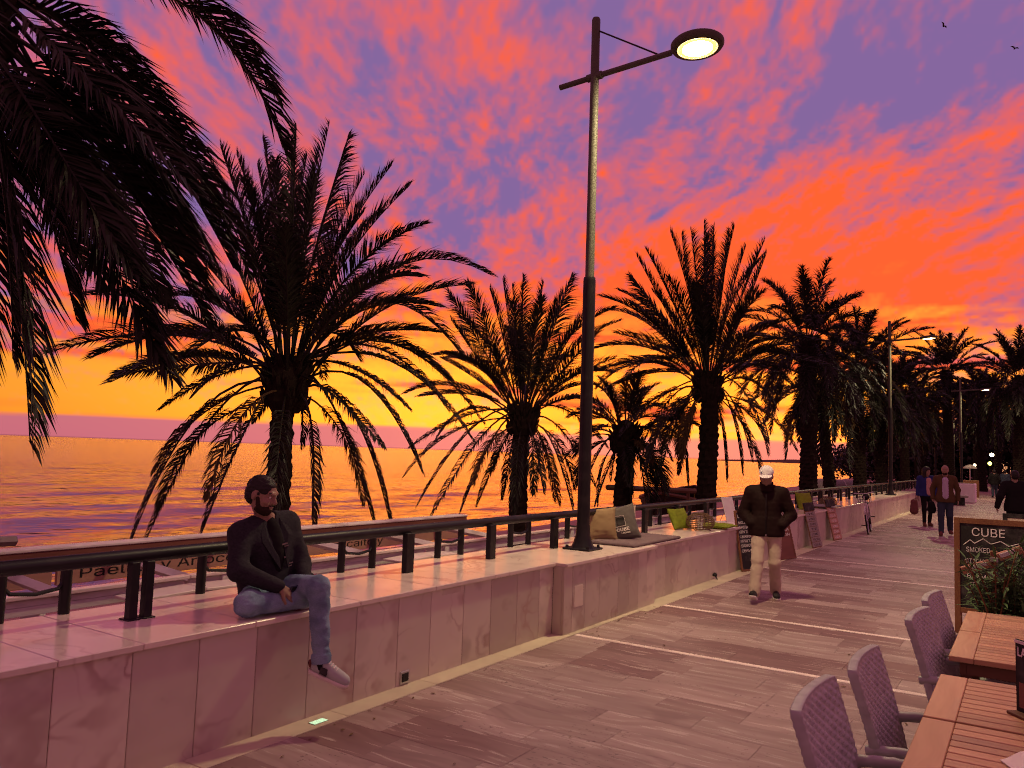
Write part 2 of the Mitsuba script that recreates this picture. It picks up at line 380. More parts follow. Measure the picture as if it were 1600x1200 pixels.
mat('cream_sign', (.60, .52, .38), .7, .2)
mat('far_brown', proc(lambda p, n, uv: mix((.055, .035, .025), (.12, .075, .05), noise(p.x * .5, p.y * .5, p.z * .7))), .9, .1)
mat('hill', proc(lambda p, n, uv: mix((.42, .25, .30), (.36, .20, .24), fbm(p.x * .004, p.y * .004, p.z * .006, 4))), 1.0, .0)  # pale mauve base colour stands in for distance haze
mat('paper', (.74, .68, .62), .7, .2)
mat('boat_wood', proc(lambda p, n, uv: mix((.012, .007, .006), (.024, .013, .010), fbm(p.x * 4, p.y * 2, p.z * 12, 3))), .7, .2)
mat('leaf_litter', (.12, .075, .04), .9, .1)
mat('bulb', (.8, .8, .8), .5)

# ------------------------------------------------------------------ sea, beach, hills
WATER = -2.0
def shore_x(y): return -18.0 - .095 * y
def sea_fn(p, n, uv):
    d = -(p.x + 18.0 + .095 * p.y)                       # metres out from the waterline
    foam = smoothstep(.52, .66, fbm(p.x * 1.6 + noise(p.x * .7, p.y * .4) * 2, p.y * .55, 3.0, 4)) * smoothstep(9.0, 1.0, d)
    return mix((.03, .028, .05), (.55, .46, .45), foam)
def sea_bump(p, n, uv):
    a = noise(p.x * 1.9 + noise(p.x * .6, p.y * .5) * 1.5, p.y * .62, 1.0) * .55
    b = noise(p.x * 5.1 + p.y * .7, p.y * 2.1, 5.0) * .26
    c = noise(p.x * .63 + p.y * .07, p.y * .17, 2.0) * 1.1
    return a + b + c
scene['sea_water'] = {'type': 'twosided', 'bsdf': {'type': 'bumpmap', 'arbitrary': proc(sea_bump, eps=.03), 'scale': .052,
    'bsdf': {'type': 'principled', 'base_color': proc(sea_fn), 'roughness': .10, 'specular': .9, 'metallic': 0.0}}}
def axis_pts(segs):
    out = []
    for a, b, st in segs: out.append(np.arange(a, b, st))
    return np.concatenate(out)
gx = axis_pts([(8, 30, .30), (30, 60, .45), (60, 130, .9), (130, 300, 3.5)]); gx = -np.concatenate([gx, 300 * 1.28 ** np.arange(22)])[::-1]
gy = axis_pts([(-20, 70, .8), (70, 170, 1.6), (170, 400, 5)]); gy = np.concatenate([-20 - 30 * 1.4 ** np.arange(20)[::-1], gy, 400 * 1.28 ** np.arange(21)])
SX, SY = np.meshgrid(gx, gy, indexing='ij')
dist = -(SX - shore_x(SY))
amp = .11 * np.exp(-np.maximum(np.hypot(SX, SY) - 40, 0) / 110)
ph = meshkit.fbm(np.stack([SX * .05, SY * .035, SX * 0], -1), 3, 4) * 9
sw = np.sin((SX + .12 * SY) * .62 + ph) * .5 + np.sin((SX - .2 * SY) * 1.13 + ph * 1.7 + 1) * .28
rp = (meshkit.fbm(np.stack([SX * .7, SY * .28, SX * 0 + 5], -1), 3, 14) - .5) * 1.5
crest = np.exp(-((dist - 15 - 3 * np.sin(SY * .03)) / 1.3) ** 2) * 1.9 * (meshkit.noise(np.stack([SY * .06, SX * 0, SX * 0], -1), 6) > .3)
crest2 = np.exp(-((dist - 30 - 4 * np.sin(SY * .021 + 1)) / 1.6) ** 2) * 1.5 * meshkit.noise(np.stack([SY * .05, SX * 0 + 3, SX * 0], -1), 9)
SZ = WATER + amp * (sw + rp + crest + crest2)
struct('sea', grid_mesh(np.stack([SX, SY, SZ], -1)), 'sea_water', 'calm sea mirroring the orange sunset with small dark ripples', 'sea', smooth=True)

bx = np.concatenate([-np.array([60000, 9000, 2000, 600, 300, 150, 90]), np.arange(-70, -4.9, .65)]); by = np.concatenate([[-600, -60], np.arange(-25, 60, 1.2), np.arange(60, 300, 8), 300 * 1.3 ** np.arange(20)])
BX, BY = np.meshgrid(bx, by, indexing='ij')
up_ = BX - shore_x(BY)
far_land = np.clip((BY - 900) / 600, 0, 1)                     # the coast bends seaward far ahead
BZ = np.where(up_ > 0, -2.0 + .95 * (1 - np.exp(-np.maximum(up_, 0) / 4.5)), -2.0 + .12 * up_) + (meshkit.fbm(np.stack([BX * .6, BY * .6, BX * 0], -1), 3, 2) - .5) * .16 * np.clip(up_ / 4, 0, 1)
BZ = np.maximum(BZ, -9)
struct('beach_sand', grid_mesh(np.stack([BX, BY, BZ], -1)), 'sand', 'dim mauve sand of the beach between the wall and the sea', 'sand', smooth=True)
struct('ground', grid_mesh(np.stack(np.meshgrid([-5.3, 40, 400, 60000], [-400, 0, 80, 500, 60000], [-.06], indexing='ij'), -1)[:, :, 0]), 'joint', 'dark bed under the paving of the promenade', 'ground')

# hills far along the coast
def ridge(az0, az1, dist_, prof, seed, depth=900):
    """a hill range: prof gives the height in degrees over the range from az0 to az1 (degrees right of straight on)"""
    n = 90; a = np.radians(np.linspace(az0, az1, n)); rows = []
    h = np.interp(np.linspace(0, 1, n), np.linspace(0, 1, len(prof)), prof)
    for k, t in enumerate(np.linspace(0, 1, 12)):
        dd = dist_ + depth * (t - .5) * 2
        up = np.sin(t * np.pi) ** .9
        z = np.tan(np.radians(h)) * dist_ * up * (.82 + .36 * meshkit.fbm(np.stack([a * 40, a * 0 + t * 3, a * 0], -1), 4, seed)) - 6
        rows.append(np.stack([np.sin(a) * dd, np.cos(a) * dd, z], -1))
    return grid_mesh(np.array(rows))
struct('hills', ridge(-13.5, 6, 5200, [0, .25, 1.0, 2.2, 2.9, 2.5, 1.7, 1.5, 1.2, .9, .7], 3), 'hill', 'mountain far along the coast, its mauve haze painted into the colour', 'hill', smooth=True)
struct('low_headland', ridge(-24, -4, 2600, [0, .05, .18, .3, .42, .5, .6], 8, 300), 'far_brown', 'low dark headland where the beach curves round', 'headland', smooth=True)

# ------------------------------------------------------------------ promenade paving: slabs laid across the walk, white bands between the bays
WALL_X, EDGE_X, BACK_X, TOP = -3.92, -3.89, -4.93, .689
LINES = [2.75, 7.0, 9.08, 13.4, 15.3, 19.3, 23.4, 25.4, 29.5]
rng = random.Random(7)
prom = numbered('promenade')
scene[prom] = mikit.ply(box(-3.97, 7.5, -6, 140, -.05, -.006), 'joint')
labels[prom] = {'label': 'promenade paved in veined reddish stone slabs with pale bands', 'category': 'promenade', 'kind': 'structure'}
def uvs(m, a, b): return np.tile([[a, b]], (len(m.vertices), 1))
def slab(x0, x1, y0, y1, lift=0.0):
    m = box(x0, x1, y0, y1, -.05, lift, .0015)
    return m
def box_at(x0, x1, y0, y1, lift=0.0): return box(x0, x1, y0, y1, -.05, lift)
near_tiles, far_tiles, far_uv = [], [], []
y = 1.2
bounds = sorted(LINES)
while y < 60:
    nxt = next((b for b in bounds if b > y + .02), 1e9)
    h = rng.choice([.30, .34, .38, .30])
    if y + h > nxt - .035 - .12: h = nxt - .035 - y
    x = -3.735 - rng.random() * .01
    first = True
    while x < 7.2:
        w = rng.choice([.6, .75, .9, 1.05]) * (rng.uniform(.35, 1) if first else 1); first = False
        x1 = min(x + w, 7.3)
        m = (slab if y < 22 and x < 1.5 else box_at)(x + .0008, x1 - .0008, y + .0008, y + h - .0008, rng.uniform(-.0006, .0006))
        r1 = rng.random(); r2 = rng.random()
        vis = (x1 > -3.8 and x < .35)
        if y < 13.3 and vis and len(near_tiles) < 296: near_tiles.append((m, r1, r2))
        else: far_tiles.append(m); far_uv.append(uvs(m, r1, r2))
        x = x1
    y += h
    if abs(y - (nxt - .035)) < 1e-6: y = nxt + .035
for m, a, b in near_tiles: obj('paving_slab', m, 'paving', prom, uv=uvs(m, a, b))
obj('far_paving', cat_(far_tiles), 'paving', prom, kind='stuff', uv=np.vstack(far_uv))
for i, ly in enumerate(LINES):
    m = box(-3.73 if ly != 9.08 else -3.66, 7.3, ly - .033, ly + .033, -.05, .003, .002)
    obj('pale_band', m, 'line_stone', prom)
# pale border stones along the foot of the wall
yy = -1.0; k = 0
while yy < 36:
    L = rng.uniform(.75, 1.1)
    x1 = -3.742 if yy + L < 9.0 else -3.66
    x0 = WALL_X - .01
    m = box(x0, x1, yy + .002, yy + L - .002, -.05, .004, .003)
    obj('border_stone', m, 'strip_stone', prom, uv=uvs(m, rng.random(), 0)); yy += L

# ------------------------------------------------------------------ marble seat wall
wall = thing('marble_wall', 'low marble clad seat wall running the whole length of the promenade', 'wall')
obj('core', cat_([box(BACK_X + .01, WALL_X - .03, -3, 64, -1.6, TOP - .05), box(WALL_X - .05, -3.825, 6.88, 9.10, -.04, TOP - .05)]), 'joint', wall)
def front_slab(y0, y1, face, z1=TOP - .036):
    m = box(face - .03, face, y0 + .0018, y1 - .0018, 0.0, z1, .0035)
    obj('front_slab', m, 'marble', wall, uv=uvs(m, rng.random(), rng.random()))
fj = [-2.1, -1.65, -1.2, -.75, -.3, .1, .5, .9, 1.3, 1.7, 2.09, 2.49, 2.89, 3.29, 3.71, 4.14, 4.58, 4.96, 5.39, 5.79, 6.21, 6.6, 6.86]
for a, b in zip(fj[:-1], fj[1:]): front_slab(a, b, WALL_X)
pj = [6.86, 7.03, 7.30, 7.62, 8.08, 8.36, 8.62, 8.86, 9.11]
for a, b in zip(pj[:-1], pj[1:]): front_slab(a, b, -3.795)
for xr in ((6.86, 6.885), (9.085, 9.11)):
    m = box(WALL_X, -3.826, xr[0], xr[1], 0, TOP - .036, .003); obj('pier_cheek', m, 'marble', wall, uv=uvs(m, .4, .6))
yy = 9.11
while yy < 36:
    L = rng.choice([.55, .7, .85, 1.0]) if yy < 20 else 1.4
    front_slab(yy, yy + L, WALL_X + .03); yy += L
def top_slab(y0, y1, x1=EDGE_X):
    m = box(BACK_X, x1, y0 + .0015, y1 - .0015, TOP - .034, TOP, .004)
    obj('coping_slab', m, 'marble_top', wall, uv=uvs(m, rng.random(), rng.random()))
tj = [-2.4, -1.5, -.6, .1, .8, 1.45, 2.09, 2.53, 3.25, 4.14, 4.98, 5.8, 6.86]
for a, b in zip(tj[:-1], tj[1:]): top_slab(a, b)
for a, b in ((6.86, 7.6), (7.6, 8.36), (8.36, 9.11)): top_slab(a, b, -3.765)
yy = 9.11
while yy < 36:
    L = rng.uniform(.8, 1.1); top_slab(yy, yy + L, EDGE_X + .03); yy += L
# patched pieces and little hatches in the cladding
for (y0, y1, z0, z1, f) in ((7.07, 7.25, .24, .45, -3.795), (7.65, 8.05, .595, .645, -3.795), (5.1, 5.34, .60, .645, WALL_X), (9.95, 10.4, .585, .64, WALL_X + .03)):
    m = box(f - .01, f + .004, y0, y1, z0, z1, .002); obj('inset_panel', m, 'marble', wall, uv=uvs(m, .95, rng.random()))
m = box(BACK_X - .36, BACK_X - .05, -3, 64, .30, .60, .01); obj('outer_ledge', m, 'marble_top', wall, uv=uvs(m, .5, .5))
t = thing('socket_box', 'small tarnished metal socket box at the foot of the marble wall', 'socket box')
obj('frame', box(WALL_X - .005, WALL_X + .012, 4.62, 4.72, .012, .105, .003), 'steel', t)
obj('cover', box(WALL_X + .009, WALL_X + .017, 4.635, 4.705, .03, .09, .002), 'black_metal', t)
t = thing('cable_outlet', 'tiny dark outlet low on the wall short of the first chalkboard', 'outlet')
obj('body', lathe([(0, .0), (.03, 0), (.035, .02), (.02, .05), (0, .05)], 12, (-3.86, 11.5, .05)), 'black_metal', t)
obj('stub', tube([(-3.86, 11.5, .06), (-3.84, 11.5, .03), (-3.83, 11.52, .0)], .009, 6), 'black_metal', t)
t = thing('marker_light', 'recessed ground light with rows of greenish white points in the pale border', 'ground light')
obj('plate', rotz(box(-3.84, -3.78, 3.66, 3.78, .002, .0065, .001), 0), 'grey_metal', t)
scene['led'] = {'type': 'diffuse', 'reflectance': rgb(.6, .7, .6)}
dots = [lathe([(.004, .0060), (.0035, .0085), (0, .0085)], 8, (-3.833 + .0095 * i, 3.668 + .0105 * j, 0)) for i in range(6) for j in range(11)]
k = obj('light_points', cat_(dots), 'led', t); scene[k]['emitter'] = {'type': 'area', 'radiance': rgb(.5, .85, .5), 'sampling_weight': .4}; labels[k] = {'kind': 'stuff'}

# ------------------------------------------------------------------ railing
rail = thing('railing', 'black metal railing with a thick round handrail along the back of the wall', 'railing')
RX, RZ = -4.55, 1.046
obj('handrail', tube([(RX, yv, RZ) for yv in np.arange(-3, 64.1, 2.0)], .043, 16), 'black_metal', rail, smooth=40)
for dy in (2.80, 2.895):
    obj('post', box(-4.49 - .0, -4.435, dy - .026, dy + .026, TOP, RZ - .02, .004), 'black_metal', rail)
    obj('foot_plate', box(-4.52, -4.42, dy - .04, dy + .04, TOP, TOP + .008, .002), 'black_metal', rail)
py = 4.08
ys = [1.5, .2, -1.1]
while py < 60: ys.append(py); py += 1.262
for v in ys: obj('post', box(-4.525, -4.47, v - .052, v + .052, TOP, RZ - .02, .005), 'black_metal', rail)
def baluster(v, z0=.60):
    r = .033
    return lathe([(0, z0), (r, z0), (r, .955), (r * .8, .985), (r * .45, 1.005), (0, 1.012)], 12, (-4.90, v, 0))
bys = [2.27, 2.64, 3.585, 3.97]
k0 = 4.95
while k0 < 58: bys += [k0, k0 + .38]; k0 += 1.315
for v in bys: obj('baluster', baluster(v), 'black_metal', rail, smooth=40)
for a, b in zip(bys[0::2], bys[1::2]):                              # the curved strap that ties each pair of balusters to the rail
    obj('strap', tube([(-4.90, a, .90), (-4.89, a + .05, .845), (-4.88, (a + b) / 2, .83), (-4.89, b - .05, .845), (-4.90, b, .90)], .013, 6), 'black_metal', rail, smooth=40)
for z in (.64,):
    obj('lower_wire', tube([(-4.945, v, z) for v in np.arange(-3, 64.1, 3.0)], .008, 6), 'black_metal', rail)

# ------------------------------------------------------------------ street lamps
def street_lamp(x, y, label, top=6.95, base=TOP, lit=True, weight=12.0, arm_sign=1):
    t = thing('street_lamp', label, 'street lamp', 'street lamps along the promenade')
    obj('base_plate', box(x - .17, x + .17, y - .17, y + .17, base, base + .022, .006), 'black_metal', t)
    for sx in (-1, 1):
        for sy in (-1, 1):
            obj('bolt', lathe([(0, base + .05), (.016, base + .05), (.02, base + .02)], 8, (x + sx * .13, y + sy * .13, 0)), 'black_metal', t)
    obj('lower_post', lathe([(.135, base + .02), (.11, base + .07), (.082, base + .16), (.072, base + .3), (.072, 3.76), (.066, 3.80), (.05, 3.80)], 24, (x, y, 0)), 'black_metal', t, smooth=40)
    obj('upper_post', lathe([(.052 - .002 * q / 40, 3.80 + (top - 3.82) * q / 40) for q in range(41)] + [(.043, top), (0, top)], 24, (x, y, 0)), 'grey_metal', t, smooth=40)
    za = 6.225; s = arm_sign
    P = lambda a: (x + s * a, y, za + .055 * a)
    obj('arm', tube([P(-.47), P(.96)], .033, 12), 'grey_metal', t, smooth=40)
    obj('clamp', tube([P(-.095), P(.095)], .046, 12), 'grey_metal', t, smooth=40)
    obj('stay_rod', tube([(x + s * .03, y, top - .16), P(.84)], .010, 8), 'black_metal', t)
    c = np.array(P(1.26)); R = trimesh.transformations.rotation_matrix(math.radians(-3.1 * s), [0, 1, 0], c)
    hd = lathe([(0, .045), (.20, .042), (.27, .030), (.288, .012), (.288, -.018), (.272, -.042), (.235, -.05), (.225, -.035), (0, -.034)], 40, c); hd.apply_transform(R)
    obj('lamp_head', hd, 'grey_metal', t, smooth=35)
    dk = lathe([(0, -.060), (.12, -.058), (.165, -.052)], 32, c); dk.apply_transform(R)
    k = obj('lens', dk, 'bulb', t, label='glowing warm white lens')
    rg_ = lathe([(.165, -.0515), (.19, -.047), (.222, -.0505)], 32, c); rg_.apply_transform(R)
    k2 = obj('glow_ring', rg_, 'bulb', t, label='added yellow emissive ring for the glow around the lens')
    if lit: scene[k2]['emitter'] = {'type': 'area', 'radiance': rgb(1.7, 1.05, .26), 'sampling_weight': .5}  # added emitter: imitates the yellow glow around the lens
    if lit: scene[k]['emitter'] = {'type': 'area', 'radiance': rgb(*[v * LAMP for v in (1.0, .80, .42)]), 'sampling_weight': weight}
    return t
LAMP = 950.0
street_lamp(-4.23, 8.05, 'tall street lamp on the wall beside the grey pillows, its round head lit', weight=14.0)
street_lamp(-4.12, 31.2, 'lit street lamp standing on the wall beyond the parked bicycle')
street_lamp(-3.25, 53, 'far lit street lamp in front of the dark palm behind the strolling couple', base=0.0)
street_lamp(-5.6, 82, 'distant street lamp left of the far lit one, its upper pole pale', base=0.0)
street_lamp(-8.3, 96, 'most distant street lamp, nearest to the treeline over the beach', base=0.0, lit=False)

# ------------------------------------------------------------------ palms
FRONDS={'p0':([-6.59, 2.37, 5.13],[[[-6.47,3.53,6.61],[-5.95,4.84,5.06]],[[-6.11,4.13,6.37],[-5.88,4.94,4.49]],[[-6.23,3.23,5.16],[-5.7,4.12,3.7]],[[-5.87,3.31,4.79],[-5.22,3.93,3.12]],[[-5.84,2.77,4.62],[-4.99,3.36,3.53]],[[-6.09,3.16,4.36],[-5.46,3.96,2.62]],[[-6.22,2.97,4.51],[-5.72,3.68,2.39]],[[-5.86,2.69,4.03],[-5.15,3.08,2.88]],[[-5.9,2.61,3.68],[-5.41,2.61,1.71]],[[-6.87,3.26,3.79],[-7.14,3.83,3.29]],[[-6.59,2.85,4.14],[-6.68,3.04,2.35]],[[-5.9,3.13,4.15],[-5.21,3.74,2.83]],[[-6.2,3.07,3.83],[-5.71,3.79,2.25]],[[-6.97,2.96,3.82],[-7.41,3.14,2.17]],[[-6.81,3.09,4.87],[-6.61,4.27,3.03]],[[-6.39,3.77,5.25],[-6.11,4.78,3.33]],[[-6.28,2.79,4.25],[-5.99,3.15,2.63]],[[-6.28,3.08,5.42],[-5.89,3.75,4.33]],[[-6.69,2.7,4.3],[-6.63,3.26,3.54]],[[-5.87,2.72,3.8],[-5.25,2.98,3.0]],[[-6.68,2.3,3.95],[-6.75,2.26,2.91]],[[-6.43,1.96,5.6],[-6.34,1.43,4.37]],[[-6.96,2.69,7.02],[-7.22,3.04,7.96]],[[-6.18,1.94,6.08],[-5.87,1.44,5.93]],[[-6.82,2.36,6.97],[-7.01,2.36,7.83]],[[-6.57,3.5,4.88],[-6.46,4.4,3.52]],[[-5.99,2.93,4.74],[-5.21,3.72,3.07]],[[-6.72,3.28,5.27],[-6.7,4.14,3.85]],[[-6.93,2.73,4.06],[-7.14,3.19,3.09]]]),
'p1':([-9.06, 7.87, 2.87],[[[-8.41,7.24,4.33],[-7.87,6.74,5.84]],[[-9.29,8.19,4.64],[-9.31,8.64,6.95]],[[-8.24,7.38,4.25],[-7.38,7.19,5.81]],[[-8.82,8.14,4.58],[-8.12,8.85,6.09]],[[-9.15,7.58,4.48],[-9.28,7.27,5.79]],[[-8.91,7.18,4.18],[-8.94,6.4,5.67]],[[-8.57,7.92,4.31],[-7.51,8.58,5.58]],[[-9.11,8.66,4.93],[-8.88,9.55,5.66]],[[-9.13,7.25,4.22],[-9.31,6.54,5.51]],[[-7.73,8.3,5.15],[-6.16,8.88,4.17]],[[-8.49,9.0,5.04],[-7.57,10.16,3.23]],[[-8.34,8.5,4.02],[-7.25,9.34,2.83]],[[-8.52,9.23,4.38],[-7.49,10.65,2.22]],[[-7.65,8.6,3.61],[-6.49,9.01,1.88]],[[-8.08,8.41,3.42],[-7.22,8.81,1.41]],[[-8.58,9.18,3.96],[-7.96,10.3,2.41]],[[-8.38,8.61,3.07],[-7.91,9.05,0.38]],[[-8.64,8.34,2.96],[-8.09,8.89,0.43]],[[-8.39,7.87,2.71],[-8.09,7.61,0.56]],[[-7.97,7.72,2.6],[-6.94,7.67,1.75]],[[-10.56,7.25,3.77],[-12.09,5.95,2.97]],[[-9.15,6.5,3.2],[-9.18,5.28,2.42]],[[-10.24,7.42,3.0],[-11.39,6.62,2.71]],[[-9.62,6.76,2.9],[-9.82,6.08,0.38]],[[-10.39,7.55,2.73],[-11.39,7.31,0.21]],[[-9.19,7.42,2.5],[-9.43,6.86,0.5]],[[-10.29,7.63,3.62],[-11.43,7.16,3.31]],[[-9.85,7.04,4.15],[-10.33,6.48,3.71]],[[-9.06,7.11,3.73],[-9.18,6.27,2.83]],[[-9.57,7.97,2.46],[-9.98,8.04,2.07]],[[-9.83,7.44,2.99],[-10.57,6.85,2.2]],[[-9.12,8.32,2.58],[-9.36,8.47,1.71]],[[-8.34,8.53,3.64],[-7.38,9.31,3.51]],[[-8.18,8.06,4.11],[-6.88,8.66,3.75]],[[-9.32,7.98,4.4],[-9.36,8.26,6.29]],[[-8.62,7.25,4.35],[-8.26,6.75,5.49]],[[-9.99,7.28,3.83],[-11.11,6.06,2.87]],[[-8.91,8.41,3.95],[-8.69,8.93,3.12]],[[-9.29,7.23,3.22],[-9.5,6.62,2.35]],[[-8.89,8.87,4.75],[-8.44,9.91,4.72]],[[-8.11,8.06,3.18],[-7.11,8.34,2.29]],[[-8.86,7.79,4.69],[-8.6,7.82,6.1]],[[-9.73,7.93,4.83],[-10.44,7.77,6.32]],[[-8.93,7.68,4.67],[-8.85,7.49,6.17]],[[-9.17,8.35,4.46],[-8.91,9.08,6.17]],[[-9.61,7.53,4.14],[-10.22,6.99,5.43]],[[-9.86,8.2,5.22],[-10.59,8.37,6.83]]]),
'p2':([-9.07, 14.38, 2.67],[[[-9.61,15.06,4.17],[-10.0,15.65,5.93]],[[-9.53,14.55,4.1],[-9.93,14.67,5.68]],[[-9.25,14.9,4.14],[-9.28,15.41,5.69]],[[-8.41,14.06,3.85],[-7.69,13.9,5.38]],[[-9.75,14.38,3.81],[-10.56,14.18,5.56]],[[-10.0,14.5,3.68],[-11.16,14.26,5.41]],[[-8.4,14.58,3.78],[-7.7,14.8,5.01]],[[-8.78,14.67,4.08],[-8.49,14.93,5.31]],[[-9.42,14.11,4.18],[-9.72,13.87,5.28]],[[-10.34,14.5,3.41],[-11.45,14.49,3.88]],[[-9.45,13.74,3.17],[-10.51,12.61,2.83]],[[-9.86,13.64,2.76],[-10.64,12.86,0.58]],[[-9.23,13.22,2.6],[-9.62,12.03,0.44]],[[-9.43,13.98,2.65],[-9.96,13.46,0.47]],[[-9.51,14.37,2.25],[-10.08,14.21,0.57]],[[-8.86,15.4,3.46],[-8.0,16.56,4.0]],[[-8.72,15.46,3.17],[-8.07,16.48,1.92]],[[-8.42,14.42,2.67],[-7.84,14.46,0.57]],[[-9.13,15.35,2.45],[-9.12,16.17,0.56]],[[-8.51,14.08,2.12],[-8.14,13.78,0.96]],[[-8.38,15.44,3.31],[-8.08,16.12,2.78]],[[-9.41,13.43,3.41],[-9.73,12.58,4.37]],[[-9.99,13.55,3.17],[-10.4,13.06,1.92]],[[-7.99,14.15,3.58],[-7.09,13.93,4.17]],[[-9.61,14.78,2.13],[-10.03,15.12,0.68]],[[-8.75,15.25,2.87],[-8.18,16.09,1.05]],[[-9.49,13.34,2.87],[-10.26,12.08,1.77]],[[-9.22,14.34,3.78],[-9.4,14.27,5.4]],[[-8.62,14.16,3.74],[-8.13,14.04,4.91]],[[-9.52,14.06,3.48],[-10.25,13.53,3.72]],[[-8.58,14.79,3.25],[-7.89,15.25,3.28]]]),
'p3':([-8.41, 18.15, 2.46],[[[-8.24,17.65,3.19],[-8.01,17.29,3.62]],[[-9.18,18.31,3.09],[-9.87,18.39,2.93]],[[-8.97,17.55,2.72],[-9.19,17.17,1.91]],[[-8.62,17.97,1.94],[-8.99,17.72,0.51]],[[-7.73,17.81,3.2],[-7.12,17.55,2.87]],[[-7.55,17.81,2.73],[-6.92,17.49,1.68]],[[-7.92,17.93,2.12],[-7.62,17.7,0.6]],[[-8.85,17.7,2.25],[-9.16,17.35,0.82]],[[-8.46,18.75,1.97],[-7.87,19.5,0.84]],[[-8.91,18.48,3.43],[-9.47,18.67,3.79]],[[-8.1,18.26,3.4],[-7.66,18.43,3.57]],[[-7.5,18.48,2.93],[-7.04,18.61,2.0]],[[-8.91,18.15,2.91],[-9.5,18.06,2.58]],[[-8.14,18.79,2.63],[-7.53,19.45,2.17]],[[-9.02,17.61,3.36],[-9.49,17.16,3.09]],[[-7.95,18.77,2.3],[-7.97,19.11,0.68]],[[-8.24,18.08,1.64],[-8.17,17.99,0.55]],[[-9.07,17.97,1.93],[-9.08,18.07,0.49]],[[-8.79,18.31,2.11],[-8.96,18.52,1.13]],[[-8.03,18.32,2.92],[-7.37,18.59,2.62]],[[-8.94,18.17,3.57],[-9.47,18.13,3.57]],[[-9.29,18.01,2.58],[-10.01,17.86,1.58]]]),
'p4':([-6.48, 18.6, 3.72],[[[-6.26,17.64,5.42],[-6.01,16.88,7.04]],[[-6.49,17.63,5.43],[-6.75,16.73,6.89]],[[-6.08,18.01,5.47],[-5.54,17.59,7.1]],[[-5.7,18.26,5.33],[-4.97,18.0,6.79]],[[-6.95,17.81,5.34],[-7.48,17.07,6.63]],[[-6.97,17.47,4.98],[-7.45,16.47,6.34]],[[-7.23,17.72,4.88],[-7.83,16.96,6.03]],[[-5.78,19.04,5.16],[-5.29,19.35,6.85]],[[-6.69,19.34,5.92],[-6.84,19.95,7.85]],[[-6.6,18.24,5.71],[-6.71,17.95,7.23]],[[-6.85,18.19,5.56],[-6.94,17.92,7.17]],[[-6.11,18.56,5.73],[-5.94,18.47,7.26]],[[-6.64,18.93,6.16],[-6.75,19.2,7.47]],[[-6.26,19.27,5.55],[-5.96,19.85,7.2]],[[-8.08,18.92,5.62],[-9.52,19.04,5.66]],[[-7.77,17.83,4.77],[-8.82,17.11,4.33]],[[-7.73,18.56,4.55],[-9.25,18.23,3.91]],[[-7.31,17.96,4.14],[-8.51,17.13,3.31]],[[-7.37,18.96,4.1],[-8.58,19.02,1.64]],[[-6.8,17.92,3.5],[-7.16,17.31,1.38]],[[-7.1,19.16,3.3],[-7.58,19.62,1.35]],[[-6.14,18.73,3.26],[-6.05,18.77,1.26]],[[-5.98,19.24,3.61],[-5.71,19.7,1.74]],[[-5.59,18.96,4.2],[-4.97,19.19,2.97]],[[-5.2,18.62,4.6],[-4.44,18.51,4.1]],[[-5.44,18.92,4.96],[-4.73,19.1,5.1]],[[-5.46,18.0,3.93],[-4.72,17.45,2.17]],[[-6.96,17.46,4.67],[-7.62,16.37,5.29]],[[-5.87,18.87,3.26],[-5.73,18.96,1.43]],[[-7.11,18.32,2.92],[-6.86,18.38,1.08]],[[-5.76,19.53,4.59],[-4.95,20.31,3.69]],[[-7.06,17.37,3.46],[-7.65,16.26,2.22]],[[-6.59,18.68,2.94],[-6.6,18.78,1.39]],[[-6.93,18.42,4.81],[-7.73,18.08,5.85]],[[-6.06,18.95,4.84],[-5.47,19.29,5.97]],[[-7.31,18.78,4.56],[-8.94,18.48,4.93]],[[-5.66,18.92,4.66],[-4.9,19.17,4.66]]])}
nrng = np.random.default_rng(11)
